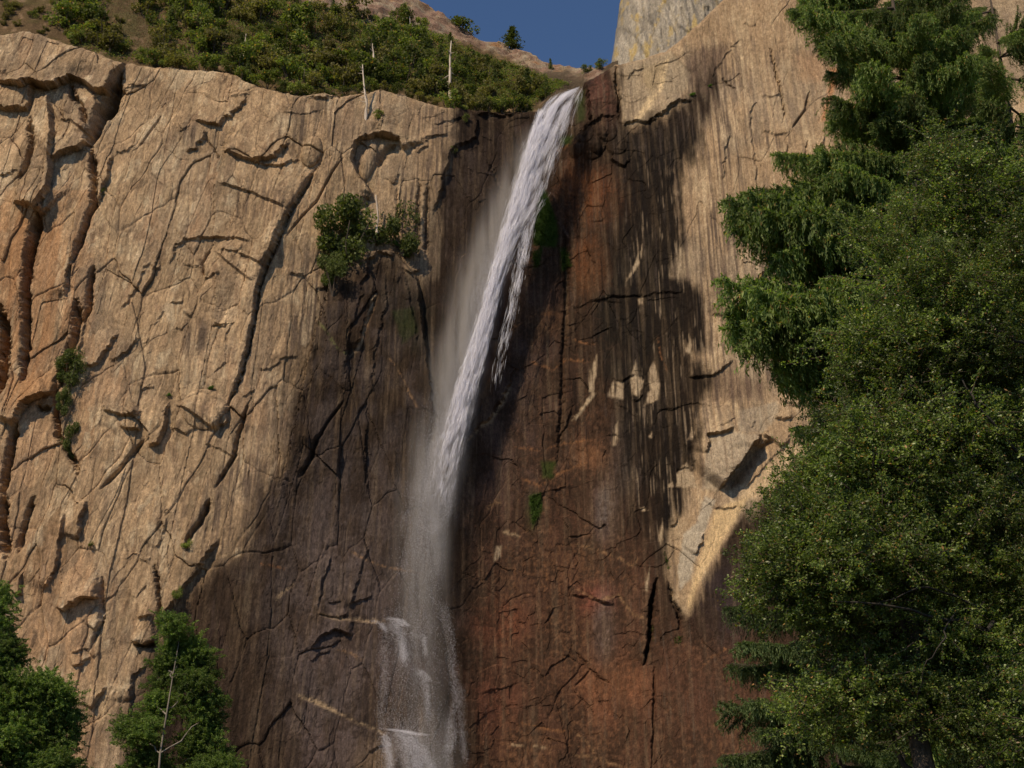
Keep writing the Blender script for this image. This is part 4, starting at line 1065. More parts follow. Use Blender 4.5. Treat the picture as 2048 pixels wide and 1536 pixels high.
n_ = 0
for i in pick[::-1]:
    u_, v_ = hu_[i], hv_[i]
    if n_ >= 34: break
    h_ = random.uniform(3.2, 7.5)
    if u_ > 300 and v_ - np.interp(u_, [r[0] for r in RIDGE], [r[1] for r in RIDGE]) > h_ * 10 + 6:
        put_pine(np.array([HX.ravel()[i], HY.ravel()[i], HZ.ravel()[i] - .2]), h_, "ragged dark conifer standing among the brush of the slope", "dark conifers among the slope brush", wide=random.uniform(.75, 1.3), i=n_); n_ += 1

# --- dead white snags -------------------------------------------------------------------
def snag(pts, r0, label, branches=6, seed=0, y=None):
    """pts: photo pixels from foot to tip"""
    r = np.random.default_rng(seed)
    foot = y if y is not None else hill_at(*pts[0])
    P = [at(u_, v_, foot[1]) for u_, v_ in pts]
    P[0] = P[0] - np.array([0, 0, .5])
    base = P[0].copy(); P = np.array(P) - base
    n = 12; s = np.linspace(0, 1, n); ss = np.linspace(0, 1, len(P))
    C_ = np.stack([np.interp(s, ss, P[:, k]) for k in range(3)], 1) + np.cumsum(r.normal(size=(n, 3)) * .03, 0)
    o = empty("dead_snag", tuple(base), label=label, cat="dead tree")
    v, f = tube(C_, r0 * (1.15 - s * .95) * (1 + .15 * r.normal(size=n)) + .03, 7)
    new_obj("trunk", mesh_from("snag_trunk", v, f, M_SNAG, True), o)
    for b in range(branches):
        t_ = r.uniform(.3, .95); q = np.array([np.interp(t_, s, C_[:, k]) for k in range(3)])
        a = r.uniform(0, 6.28); L = (1 - t_ * .6) * r.uniform(.5, 1.0) * r0 * 8
        v, f = tube(crooked(q, q + np.array([math.cos(a) * L, math.sin(a) * L, r.uniform(-.2, .6) * L]), 5, .05, r), np.linspace(r0 * .38, .03, 5), 5)
        new_obj("branch", mesh_from("snag_branch", v, f, M_SNAG, True), o)
snag([(902, 205), (900, 170), (901, 130), (903, 82)], .40, "tallest bare white snag standing on the rim left of the waterfall", 8, 1)
snag([(749, 138), (748, 110), (746, 88)], .26, "short bright white snag on the slope above the left rim", 3, 2)
snag([(731, 238), (733, 205), (727, 175), (724, 130)], .30, "twisted white snag rooted below the rim edge", 10, 3, cliff_at(731, 236))
snag([(883, 165), (884, 130)], .16, "thin grey snag just left of the tallest white snag", 3, 4)
snag([(822, 60), (820, 32)], .16, "thin pale snag high on the slope below the red rocks", 2, 5)
snag([(486, 132), (488, 100), (492, 66)], .15, "slender leaning pale pole on the left rim", 2, 6)
snag([(548, 108), (551, 86)], .14, "small grey snag in the thicket above the left rim", 4, 7)
snag([(754, 462), (756, 430), (752, 392)], .26, "bare white snag standing on the bushy knob of the cliff", 3, 8, cliff_at(752, 500) - np.array([0, .6, 0]))

# --- shrubs growing on the cliff ------------------------------------------------------------
def cliff_shrub(stock, u, v, s, lb, i, name="shrub", out=.3, sz=1.0, cat="shrub", group=None):
    p = cliff_at(u, v); p[1] -= out; p[2] -= s * .55
    put_shrub(stock, p, s, lb, group, name, cat, sz, i)
for u_, v_, s, k, lb, sz in [(700, 492, 8.6, 2, "big dark bush on the left half of the cliff knob beside the white snag", 1.2), (668, 552, 3.6, 3, "dark bush hanging below the left edge of the cliff knob", 1.6),
                             (793, 486, 5.6, 2, "upright green bush on the right half of the cliff knob", 1.4), (146, 752, 3.8, 2, "topmost green bush in the left wall's deep crack", 1.3),
                             (128, 820, 2.0, 2, "middle green bush in the left wall's deep crack", 1.8), (142, 900, 2.6, 2, "lowest green bush in the left wall's deep crack", 1.8),
                             (205, 388, .9, 0, "small dark bush in a crack high on the left wall", 1.8), (372, 1092, 1.3, 0, "green bush in the corner crack low on the left wall", 1.0),
                             (352, 1195, 1.1, 0, "narrow bush in the corner crack just above the pale-trunked tree", 1.7), (755, 232, 1.5, 0, "small bush at the foot of the twisted white snag", 1.0),
                             (905, 300, 1.1, 0, "bush clinging to the corner left of the waterfall", 1.5), (930, 240, 1.2, 0, "light green bush hanging under the rim left of the waterfall", 1.2),
                             (182, 1090, .7, 0, "tiny shrub on the left wall below the long crack", 1.0)]:
    cliff_shrub([SH_GREEN, SH_OLIVE, SH_BIGG, SH_BIG][k], u_, v_, s, lb, int(u_), sz=sz)
for u_, v_, s, lb in [(795, 490, 1.5, "bright green fern tuft hanging from the right of the cliff knob"), (812, 512, 1.1, "lower bright green fern tuft below the cliff knob's bush"),
                      (425, 776, .9, "bright green fern strip on the dome-shaped bulge of the left wall"), (338, 790, .7, "small fern on the pillar left of the dome-shaped bulge"),
                      (1385, 190, .9, "fern tuft on the ledge of the dark stained wall at upper right"), (1420, 172, .7, "small fern on the ledge end at upper right")]:
    cliff_shrub(SH_FERN, u_, v_, s, lb, int(u_), "fern", .15, .8, "fern")
def moss():
    r = np.random.default_rng(9)
    regions = [px('B', [(1400, 1150), (1430, 1110), (1470, 1200), (1505, 1330), (1500, 1440), (1370, 1440), (1370, 1300)]), px('E', [(1365, 160), (1420, 130), (1400, 230), (1370, 250)]),
               px('H', [(1320, -20), (1380, -40), (1385, 60), (1335, 140)]), px('E', [(1525, 150), (1560, 150), (1585, 240), (1535, 270)]),
               px('I', [(505, 300), (520, 300), (548, 400), (540, 420)]), px('I', [(442, 720), (455, 720), (450, 810), (440, 810)]), px('I', [(560, 780), (620, 780), (620, 820), (570, 830)])]
    cu, cv = CU.ravel(), CV.ravel(); Q = []
    for P_ in regions:
        w = np.where(window(P_, cu, cv, 2))[0]; w = w[inside(P_, cu[w], cv[w])]; w = w[fbm(cu[w] / 9., cv[w] / 16., 3, 103) > -.12]
        if len(w): Q.append(r.choice(w, min(len(w) * 4, 9000)))
    g = np.concatenate(Q)
    p = np.stack([X.ravel()[g], Yd.ravel()[g], Zd.ravel()[g]], 1) + r.normal(size=(len(g), 3)) * [.12, .05, .14] + [0, -.06, 0]
    v, f = leaf_quads(p, .26, .13, r)
    new_obj("moss", mesh_from("moss", v, f, M_MOSS, False), label="dark green moss cushions on the seeping rock beside the waterfall", kind="stuff")
moss()

# ------------------------------------------------------------------ the waterfall
MIST = 0.38
def waterfall():
    root = empty("waterfall", tuple(cliff_at(1163, 182)), label="white waterfall pouring from the notch down the dark wet wall", cat="waterfall")
    r = np.random.default_rng(21)
    o = np.array(root.location)
    def ycol(v):      # how far the falling water stands off the wall
        return np.interp(v, [170, 190, 260, 500, 900, 1200, 1600], [263.5, 262.5, 260.0, 257.5, 253.5, 249.0, 245.0])
    def to_world(u, v, dy):
        y = ycol(v) + dy
        a = (u - 1024) / FPX; b = -(v - 768) / FPX
        ry = CP - b * SP; rz = SP + b * CP
        return np.stack([a / ry * y, y, CAMZ + rz / ry * y], -1)
    def strands(name, n, vk, lk, rk, dk, length, width, depth, clump, seed, prof=1.0, hard=0.0):
        """n falling threads between left edge lk and right edge rk (photo pixels, by height vk), denser where dk is high"""
        r = np.random.default_rng(seed)
        m = n * 5
        v = r.uniform(vk[0], vk[-1], m); wv_ = r.random(m)
        Lx = np.interp(v, vk, lk); Rx = np.interp(v, vk, rk)
        dens = np.interp(v, vk, dk) * (Rx - Lx)
        shape = np.clip(np.sin(np.pi * np.clip(wv_, .001, .999)) ** prof, 0, 1) * (np.interp(wv_, [0, .12, .42, .6, 1], [.9, 1.5, 1.2, .36, .22]) if hard else 1.0)
        wv_ = wv_ + r.normal(size=m) * .05
        u = Lx + (Rx - Lx) * wv_
        # clumps that travel with the water
        cl = fbm(wv_ * 3.5 * clump[0] + v / 300, v / clump[1], 3, seed)
        wgt = dens * shape * np.clip(0.55 + clump[2] * cl, 0.02, 2)
        keep = r.random(m) < wgt / np.quantile(wgt, .985)
        idx = np.where(keep)[0][:n]
        v, wv_, u = v[idx], wv_[idx], u[idx]
        k = len(idx)
        ll = length * r.uniform(.4, 1.5, k)
        v2 = v + ll
        u2 = np.interp(v2, vk, lk) + (np.interp(v2, vk, rk) - np.interp(v2, vk, lk)) * np.clip(wv_ + r.normal(size=k) * .02, -.1, 1.1)
        dy = r.normal(size=k) * depth
        a = to_world(u, v, dy); b = to_world(u2, v2, dy + r.normal(size=k) * .1)
        ax = b - a; ax /= np.linalg.norm(ax, axis=1)[:, None]
        s = np.cross(ax, r.normal(size=(k, 3))); s /= np.linalg.norm(s, axis=1)[:, None]
        wd = (width * r.uniform(.4, 1.4, k))[:, None] * .5
        mid = a * .6 + b * .4
        v_ = np.stack([a, mid + s * wd, b, mid - s * wd], 1).reshape(-1, 3) - o
        me = mesh_from(name, v_, np.arange(4 * k).reshape(-1, 4), M_WATER, False)
        ob = new_obj(name, me, root, kind="stuff")
        print(name, k)
        return ob
    # jet that shoots over the lip
    VK = [172, 182, 192, 205, 225, 260, 300, 350, 400, 450, 500, 560, 620, 690, 740, 790, 860, 930, 990]
    LK = [1160, 1122, 1104, 1092, 1079, 1063, 1046, 1031, 1017, 1003, 990, 974, 956, 934, 918, 902, 886, 862, 850]
    RK = [1167, 1166, 1163, 1160, 1153, 1140, 1124, 1108, 1092, 1060, 1035, 1012, 996, 974, 962, 944, 930, 920, 906]
    DK = [2.0, 1.8, 1.6, 1.5, 1.4, 1.25, 1.15, 1.1, 1.05, 1.1, 1.1, 1.0, .85, .62, .42, .26, .12, .03, .0]
    strands("water_jet", 34000, VK, LK, RK, DK, 26, .036, .8, (1.6, 34, 1.6), 31, 1.2, 1.0)
    # bright core with ragged tails
    strands("water_core", 20000, [215, 300, 400, 480, 560, 640, 720, 760, 830, 900, 995], [1074, 1048, 1022, 1001, 977, 957, 928, 912, 894, 868, 846], [1116, 1084, 1054, 1030, 1006, 990, 972, 960, 943, 926, 908],
            [.8, 1, 1, 1.1, 1.1, 1.1, 1.0, .8, .42, .18, .0], 24, .040, .7, (1.3, 30, 2.2), 32, 1.3)
    # thin right-hand thread
    strands("water_thread", 1300, [395, 440, 494, 552, 621, 669, 700, 770], [1070, 1050, 1034, 1023, 1010, 996, 988, 976], [1100, 1076, 1064, 1050, 1036, 1024, 1016, 1006], [.5, .6, 1.3, .9, .7, .5, .25, .03], 22, .045, .35, (1.0, 30, 1.6), 33, 1.6)
    # drifting spray, blown to the left
    def spray(name, n, vk, lk, rk, dk, size, depth, seed, prof, label):
        r = np.random.default_rng(seed)
        m = n * 6
        v = r.uniform(vk[0], vk[-1], m); w_ = r.beta(prof[0], prof[1], m)
        Lx = np.interp(v, vk, lk); Rx = np.interp(v, vk, rk)
        cl = fbm(w_ * 2.2 + v / 160, v / 110, 4, seed)
        wgt = np.interp(v, vk, dk) * np.clip(.7 + 1.1 * cl, .05, 2)
        idx = np.where(r.random(m) < wgt / np.quantile(wgt, .98))[0][:n]
        k = len(idx); v, w_ = v[idx], w_[idx]; u = Lx[idx] + (Rx - Lx)[idx] * w_
        jit = min(9.0, .14 * (vk[-1] - vk[0])); v = v + np.abs(r.normal(size=k)) * jit - r.random(k) * jit; u = u + r.normal(size=k) * jit * .35
        p = to_world(u, v, r.normal(size=k) * depth) - o
        ax = np.tile([-.25, 0, -1.0], (k, 1)) + r.normal(size=(k, 3)) * .25; ax /= np.linalg.norm(ax, axis=1)[:, None]
        s = np.cross(ax, r.normal(size=(k, 3))); s /= np.linalg.norm(s, axis=1)[:, None]
        vv, ff = leaf_quads(p, size * 4, size, r, (ax, s))
        new_obj(name, mesh_from(name, vv, ff, M_WATER, False), root, kind="stuff")
        print(name, k)
    # lower falls over the ledges: soft veils and ragged threads
    spray("water_veil", 30000, [1215, 1250, 1300, 1400, 1455, 1480, 1540, 1640], [762, 756, 752, 750, 752, 752, 748, 746], [872, 872, 878, 876, 880, 886, 896, 900], [.2, .9, .5, .35, .8, 1.7, 1.8, 1.8], .026, .9, 34, (1.9, 1.9), None)
    for i, (pts, w, n) in enumerate([([(884, 1205), (898, 1262), (905, 1330), (913, 1401), (902, 1450), (895, 1500), (904, 1600)], 12, 1300), ([(784, 1236), (768, 1290), (770, 1350), (760, 1420), (768, 1500)], 13, 600),
                                     ([(788, 1238), (800, 1268), (808, 1320)], 13, 1000), ([(800, 1334), (836, 1340), (854, 1372), (858, 1440)], 7, 420), ([(926, 1370), (922, 1440), (930, 1520)], 8, 320),
                                     ([(772, 1470), (780, 1520), (774, 1600)], 10, 1300), ([(800, 1462), (822, 1480), (828, 1540), (822, 1620)], 26, 3200), ([(842, 1490), (862, 1530), (874, 1600)], 11, 1300), ([(815, 1266), (848, 1272), (852, 1310)], 6, 240), ([(776, 1236), (800, 1240), (812, 1252)], 12, 260), ([(780, 1458), (810, 1462), (846, 1470)], 18, 420), ([(838, 1340), (850, 1350), (858, 1360)], 10, 140), ([(745, 1240), (760, 1246), (772, 1262)], 9, 160), ([(895, 1440), (905, 1460), (900, 1500)], 14, 300),
                                     ([(915, 860), (908, 920), (900, 985), (897, 1030)], 12, 700), ([(868, 880), (858, 940), (864, 1000), (868, 1060)], 15, 800), ([(842, 920), (846, 980), (840, 1060)], 14, 500), ([(888, 900), (880, 960), (884, 1010)], 9, 420)]):
        P_ = np.array(pts, float)
        spray("water_strand", int(n * 5.5), list(P_[:, 1] + np.arange(len(P_)) * .01), list(P_[:, 0] - w), list(P_[:, 0] + w), [1.0] * len(P_), .026, .4, 60 + i, (2.6, 2.6), None)
    spray("soft_core", 80000, [400, 460, 520, 600, 690, 760, 830, 900, 960, 1040, 1150], [1012, 985, 958, 934, 900, 880, 862, 838, 818, 800, 790], [1062, 1042, 1014, 996, 976, 960, 946, 928, 914, 898, 888], [.15, .6, .9, 1.0, 1.1, 1.2, 1.25, 1.2, 1.0, .7, .25], .032, 1.0, 73, (2.3, 1.7), None)
    spray("spray", 30000, [380, 450, 520, 600, 700, 790, 900, 1000, 1100, 1240, 1400, 1600], [1005, 975, 945, 915, 880, 845, 810, 795, 785, 770, 768, 765], [1070, 1045, 1010, 985, 968, 945, 928, 905, 890, 890, 895, 900],
          [.3, .7, 1.0, 1.1, 1.15, 1.1, 1.1, 1.15, 1.0, .7, .55, .6], .034, 1.4, 71, (2.4, 2.0), None)
    # soft mist round and left of the water: a volume that thins out from its middle line
    vs_ = np.array([250, 330, 430, 530, 620, 700, 790, 900, 1000, 1100, 1240, 1400, 1520, 1640], float)
    lo = np.array([1010, 978, 930, 885, 855, 822, 785, 755, 748, 742, 734, 728, 720, 720], float)
    hi = np.array([1110, 1095, 1068, 1036, 1010, 994, 974, 950, 928, 918, 912, 930, 950, 960], float)
    dn = np.array([.0, .45, .9, 1.15, 1.25, 1.3, 1.35, 1.4, 1.25, .85, .30, .14, .2, .26])
    Lw = to_world(lo, vs_, 0 * vs_ + 2.2); Rw = to_world(hi, vs_, 0 * vs_ + 2.2)
    cx, hw, zz, yy = (Lw[:, 0] + Rw[:, 0]) / 2, (Rw[:, 0] - Lw[:, 0]) / 2, Lw[:, 2], Lw[:, 1]
    hd = 2.0 + hw * .28
    an = np.linspace(0, 2 * np.pi, 24, endpoint=False)
    ring = np.stack([cx[:, None] + hw[:, None] * np.cos(an), yy[:, None] + hd[:, None] * np.sin(an), np.repeat(zz[:, None], 24, 1)], -1)
    vv = np.vstack([ring.reshape(-1, 3), [[cx[0], yy[0], zz[0] + .4]], [[cx[-1], yy[-1], zz[-1] - .4]]])
    n_ = len(vs_); ff = []
    for i in range(n_ - 1):
        for j in range(24): ff.append((i * 24 + j, (i + 1) * 24 + j, (i + 1) * 24 + (j + 1) % 24, i * 24 + (j + 1) % 24))
    for j in range(0, 24, 2):
        ff.append((j, (j + 1) % 24, (j + 2) % 24, n_ * 24)); q = (n_ - 1) * 24
        ff.append((q + (j + 2) % 24, q + (j + 1) % 24, q + j, n_ * 24 + 1))
    m, N, L = new_mat("mist")
    out = N.new("ShaderNodeOutputMaterial"); pv = N.new("ShaderNodeVolumePrincipled")
    pv.inputs['Color'].default_value = (.92, .85, .80, 1); pv.inputs['Anisotropy'].default_value = 0.0
    L.new(pv.outputs[0], out.inputs['Volume'])
    tc = N.new("ShaderNodeTexCoord"); sx = N.new("ShaderNodeSeparateXYZ"); L.new(tc.outputs['Object'], sx.inputs[0])
    def math_(op, a, b=None, c=None):
        n = N.new("ShaderNodeMath"); n.operation = op
        for k, q in enumerate((a, b, c)):
            if q is None: continue
            if isinstance(q, (int, float)): n.inputs[k].default_value = q
            else: L.new(q, n.inputs[k])
        return n.outputs[0]
    z0, z1 = zz.min(), zz.max()
    t01 = math_('DIVIDE', math_('SUBTRACT', sx.outputs[2], float(z0)), float(z1 - z0))
    def curve(vals):
        lo_, hi_ = float(min(vals)), float(max(vals))
        fc = N.new("ShaderNodeFloatCurve"); cv = fc.mapping.curves[0]
        o_ = np.argsort(zz); tz = (zz[o_] - z0) / (z1 - z0); va = (np.array(vals)[o_] - lo_) / max(hi_ - lo_, 1e-6)
        cv.points[0].location = (0, va[0]); cv.points[1].location = (1, va[-1])
        for a, b in list(zip(tz, va))[1:-1]: cv.points.new(float(a), float(b))
        fc.mapping.update()
        L.new(t01, fc.inputs['Value'])
        return math_('MULTIPLY_ADD', fc.outputs[0], hi_ - lo_, lo_)
    dx_ = math_('DIVIDE', math_('SUBTRACT', sx.outputs[0], curve(cx)), curve(hw))
    # the spray leans against its right, water side
    dy_ = math_('DIVIDE', math_('SUBTRACT', sx.outputs[1], curve(yy)), curve(hd))
    r2 = math_('ADD', math_('POWER', math_('ABSOLUTE', math_('SUBTRACT', dx_, .18)), 2.0), math_('POWER', math_('ABSOLUTE', dy_), 2.0))
    fall = math_('EXPONENT', math_('MULTIPLY', r2, -5.0))
    edge_ = math_('SUBTRACT', 1.0, math_('ADD', math_('POWER', math_('ABSOLUTE', dx_), 2.0), math_('POWER', math_('ABSOLUTE', dy_), 2.0)))
    edge_ = math_('MAXIMUM', math_('MINIMUM', math_('MULTIPLY', edge_, 3.0), 1.0), 0.0)
    mp = N.new("ShaderNodeMapping"); mp.inputs['Scale'].default_value = (.55, .55, .06); mp.inputs['Rotation'].default_value = (0, math.radians(14), 0)
    L.new(tc.outputs['Object'], mp.inputs[0])
    nz = N.new("ShaderNodeTexNoise"); nz.inputs['Scale'].default_value = 1.0; nz.inputs['Detail'].default_value = 4; nz.inputs['Roughness'].default_value = .6
    L.new(mp.outputs[0], nz.inputs['Vector'])
    mr = N.new("ShaderNodeMapRange"); mr.inputs['From Min'].default_value = .36; mr.inputs['From Max'].default_value = .66; mr.inputs['To Min'].default_value = .12; mr.inputs['To Max'].default_value = 2.1
    L.new(nz.outputs[0], mr.inputs[0])
    dens = math_('MULTIPLY', math_('MULTIPLY', math_('MULTIPLY', fall, edge_), mr.outputs[0]), math_('MULTIPLY', curve(dn), MIST))
    L.new(dens, pv.inputs['Density'])
    m.cycles.volume_step_rate = 0.07
    new_obj("mist", mesh_from("mist", vv, np.array(ff), m, True), label="soft grey mist drifting left of the falling water", kind="stuff")
waterfall()

# ------------------------------------------------------------------ near trees
def fir_bough(seed, mat, nm):
    """drooping conifer bough, one unit long along +x, sprays hanging from it"""
    r = np.random.default_rng(seed)
    ax = lambda t_: np.stack([t_, 0.03 * np.sin(t_ * 7 + seed), -.10 * t_ + .10 * t_ ** 3 - .05 * t_ ** 2], -1)
    cen, A, B = [], [], []
    stick = [tube(ax(np.linspace(0, 1, 8)), np.linspace(.016, .003, 8), 5)]
    for t_ in np.linspace(.14, 1.0, 34):
        base = ax(np.array([t_]))[0]
        for sd in (-1, 1):
            L = (.10 + .30 * (1 - t_) ** .6 * min(1, t_ * 3)) * r.uniform(.6, 1.2)
            an = r.uniform(.5, 1.0)
            dr = np.array([math.cos(an), sd * math.sin(an), -.18])
            tip = base + dr * L + np.array([0, 0, -.10 * L])
            stick.append(tube(np.array([base, (base + tip) / 2 + [0, 0, .01], tip]), [.004, .003, .0015], 5))
            for q in np.linspace(.1, 1.0, max(4, int(L * 48))):
                p = base + (tip - base) * q
                for _ in range(8):
                    d = dr * .6 + r.normal(size=3) * .45 + np.array([0, 0, -.15])
                    d /= np.linalg.norm(d); l_ = r.uniform(.015, .04)
                    cen.append(p + d * l_ * .5); A.append(d); B.append(r.normal(size=3))
                # hanging spray
                if r.random() < .95:
                    hl = r.uniform(.02, 1) ** 1.6 * .26 * (1.15 - .5 * t_); sway = r.normal(size=2) * 1.5
                    for h in np.arange(0.008, hl, .0085):
                        d = np.array([0, 0, -1.0]) + r.normal(size=3) * .35; d /= np.linalg.norm(d)
                        cen.append(p + np.array([r.normal() * .008 + .12 * h * sway[0], r.normal() * .008 + .12 * h * sway[1], -h])); A.append(d); B.append(r.normal(size=3))
    cen = np.array(cen); A = np.array(A); B = np.cross(A, np.array(B)); B /= np.linalg.norm(B, axis=1)[:, None]
    v, f = leaf_quads(cen, .036, .0080, r, (A, B))
    sv, sf = join(stick)
    return mesh_from(nm + "_needles", v, f, mat, False), mesh_from(nm + "_twigs", sv, sf, M_BARK, True)
BOUGH = [fir_bough(900 + i, M_FIR, "bough") for i in range(4)]
BOUGH2 = [fir_bough(950 + i, M_FIR2, "young_bough") for i in range(3)]

def fir(name, x, y, h, label, boughs, stock, r0, seed):
    r = np.random.default_rng(seed)
    z0 = ground_z(x, y)
    o = empty(name, (x, y, z0), label=label, cat="tree")
    v, f = tube(crooked((0, 0, -.3), (0, 0, h), 14, .05, r), np.linspace(r0, .03, 14), 10)
    new_obj("trunk", mesh_from(name + "_trunk", v, f, M_BARK, True), o)
    for i, (hh, az, L, pitch) in enumerate(boughs):
        nd, tw = stock[i % len(stock)]
        b = bpy.data.objects.new("bough", tw); link(b, o)
        b.location = (0, 0, hh); b.rotation_euler = (r.normal() * .25, pitch + r.normal() * .12, az); b.scale = (L, L, L)
        n = bpy.data.objects.new("needles", nd); link(n, b, kind="stuff")
    return o

def tip_bough(x, y, u, v, rise=0.0, dy=0.0):
    """bough of a tree at (x, y) whose tip shows at photo pixel (u, v)"""
    p = at(u, v, y + dy); dx = p[0] - x; L = math.hypot(dx, dy)
    return (p[2] - ground_z(x, y) + .12 * L + rise, math.atan2(dy, dx), L, -math.atan2(-rise, L) * 0)

# tall fir at the right
FX, FY = 16.6, 54.0
bs = []
for u_, v_, dy in [(1590, 22, -.5), (1612, 70, -1.5), (1650, 5, .6), (1700, 60, -1.0), (1640, 120, .3), (1760, 40, -2), (1655, 235, -.6), (1720, 180, -2.2), (1700, 260, .4), (1570, 350, .5), (1640, 330, -1.5), (1470, 430, 0.),
                   (1505, 465, -1.2), (1540, 520, .6), (1480, 492, .9), (1600, 470, -2), (1465, 650, 0), (1480, 690, .8), (1520, 620, -1.5), (1560, 700, .5), (1620, 640, -2), (1600, 760, .8), (1640, 850, 0), (1680, 900, -1), (1610, 890, .8)]:
    bs.append(tip_bough(FX, FY, u_, v_, 0, dy))
    for q_ in range(3): bs.append(tip_bough(FX, FY, u_ + random.uniform(10, 95), v_ + random.uniform(-38, 38), 0, dy + random.uniform(-1.6, 1.6)))
r_ = np.random.default_rng(77)
for i in range(150):
    hh = 6 + 38 * (i + r_.random()) / 150
    a = r_.uniform(-math.pi, math.pi)
    L = r_.uniform(3.4, 6.2) if abs(a) < 2.2 else r_.uniform(2.6, 4.4)
    if hh > 33: L *= .7
    bs.append((hh, a, L, r_.normal() * .06))
fir("fir_tree", FX, FY, 50.0, "tall dark fir with long drooping boughs filling the right edge", bs, BOUGH, .5, 5)
RX, RY = at(2030, 300, 60)[0], 60.0
bs = [tip_bough(RX, RY, u_, v_, 0, dy) for u_, v_, dy in [(1800, 60, 0), (1780, 20, 1), (1850, 10, -1), (1880, 50, 0), (1960, 90, -1), (1990, 150, 0), (1980, 40, 1), (1760, 300, 0), (1820, 340, 1), (1840, 150, 0), (1900, 90, -1), (1930, 30, .5), (1870, 330, -.5), (1790, 400, 0), (1860, 430, 1), (1950, 200, -1), (1930, 300, .6)]]
for i in range(110):
    hh = 10 + 38 * (i + r_.random()) / 110
    bs.append((hh, r_.uniform(-math.pi, math.pi), r_.uniform(2.6, 4.6), r_.normal() * .06))
fir("fir_tree", RX, RY, 52.0, "second tall fir cut off by the photo's right edge, upper right", bs, BOUGH, .5, 9)
# young fir, lower right
YX, YY = 10.0, 47.0
bs = []
for i in range(60):
    q = (i + r_.random()) / 60
    bs.append((3.5 + 12.0 * q, r_.uniform(-math.pi, math.pi), (3.3 * (1 - q) ** .8 + .5) * r_.uniform(.75, 1.1), r_.normal() * .05 - .1))
for u_, v_, dy in [(1462, 1245, 0), (1480, 1300, -.6), (1470, 1350, .4), (1445, 1490, 0), (1450, 1440, .5), (1430, 1530, .2), (1500, 1400, -1), (1520, 1470, -1.2)]:
    bs.append(tip_bough(YX, YY, u_, v_, 0, dy))
fir("young_fir_tree", YX, YY, 16.5, "lighter grey-green young fir under the oak, bottom right", bs, BOUGH2, .2, 6)

for FX2, FY2, hh2, lb, sd in [(at(1800, 1500, 44)[0], 44.0, 14.5, "young fir behind the oak's trunk, bottom right", 7), (at(1990, 1500, 46)[0], 46.0, 15.5, "young fir in the bottom right corner", 8)]:
    bs = []
    for i in range(50):
        q = (i + r_.random()) / 50
        bs.append((2.5 + (hh2 - 3.5) * q, r_.uniform(-math.pi, math.pi), (3.2 * (1 - q) ** .8 + .5) * r_.uniform(.75, 1.1), r_.normal() * .05 - .1))
    fir("young_fir_tree", FX2, FY2, hh2, lb, bs, BOUGH2, .2, sd)

# evergreen oak in front, right
def leaf_clumps(k, n, leaf, width, mat, nm, seed):
    out = []
    for i in range(k):
        r = np.random.default_rng(seed + i)
        P_, tw = [], []
        k_ = 46
        for j in range(k_):
            c0 = r.normal(size=3) * [.34, .34, .22]
            d = c0 / (np.linalg.norm(c0) + 1e-6) + r.normal(size=3) * .55 + [0, 0, .15]; d /= np.linalg.norm(d)
            Lt = r.uniform(.25, .75)
            tw_pts = crooked(c0, c0 + d * Lt - np.array([0, 0, .12 * Lt]), 4, .03, r)
            tw.append(tube(tw_pts, [.010, .007, .005, .003], 5))
            q = r.uniform(.15, 1.05, n // k_)
            pp = np.stack([np.interp(q, np.linspace(0, 1, 4), tw_pts[:, a]) for a in range(3)], 1)
            P_.append(pp + r.normal(size=pp.shape) * (.035 + .045 * (1 - q))[:, None])
        p = np.vstack(P_)
        v, f = leaf_quads(p, leaf, width, r)
        tv, tf = join(tw)
        out.append((mesh_from(nm + "_leaves", v, f, mat, False), mesh_from(nm + "_twigs", tv, tf, M_BARK, True)))
    return out
OAKC = leaf_clumps(6, 2600, .066, .034, M_OAK, "oak_clump", 1200)
def broad_tree(name, x, y, label, trunk_pts, r0, blobs, stock, seed, limbs=9, bark=None, csize=(.8, 1.25), inner=.35):
    """trunk up trunk_pts (local), limbs to blob centres, leaf clumps through the blobs (cx, cy, cz, rx, ry, rz, n), all local metres"""
    bark = bark or M_BARK
    r = np.random.default_rng(seed)
    o = empty(name, (x, y, ground_z(x, y)), label=label, cat="tree")
    tp = np.array(trunk_pts, float); s = np.linspace(0, 1, 14); ss = np.linspace(0, 1, len(tp))
    tc = np.stack([np.interp(s, ss, tp[:, k]) for k in range(3)], 1) + np.r_[np.zeros((1, 3)), np.cumsum(r.normal(size=(13, 3)) * .03, 0)]
    v, f = tube(tc, r0 * (1 - .88 * s), 10)
    new_obj("trunk", mesh_from(name + "_trunk", v, f, bark, True), o)
    for cx, cy, cz, rx, ry, rz, n in blobs:
        t0 = tc[np.argmin(np.linalg.norm(tc - np.array([cx * .3, cy * .3, cz - .6 * abs(cx) - .8]), axis=1))]
        v, f = tube(crooked(t0, (cx, cy, cz), 8, .12, r), np.linspace(r0 * .28, .02, 8), 7)
        new_obj("limb", mesh_from(name + "_limb", v, f, bark, True), o)
        for i in range(n):
            d = r.normal(size=3); d /= np.linalg.norm(d); q = r.uniform(inner, 1.0) ** .6
            p = np.array([cx, cy, cz]) + d * q * np.array([rx, ry, rz]) * (1.25 if inner < .2 else 1.0)
            lv, tw = stock[int(r.integers(len(stock)))]
            c_ = bpy.data.objects.new("leaf_clump", lv); link(c_, o, kind="stuff")
            c_.location = tuple(p); sc_ = r.uniform(*csize); c_.scale = (sc_, sc_, sc_ * .9)
            c_.rotation_euler = (r.normal() * .3, r.normal() * .3, r.uniform(0, 6.28))
            t_ = bpy.data.objects.new("twig", tw); link(t_, c_, kind="stuff")
    return o
OX, OY = 9.6, 35.0
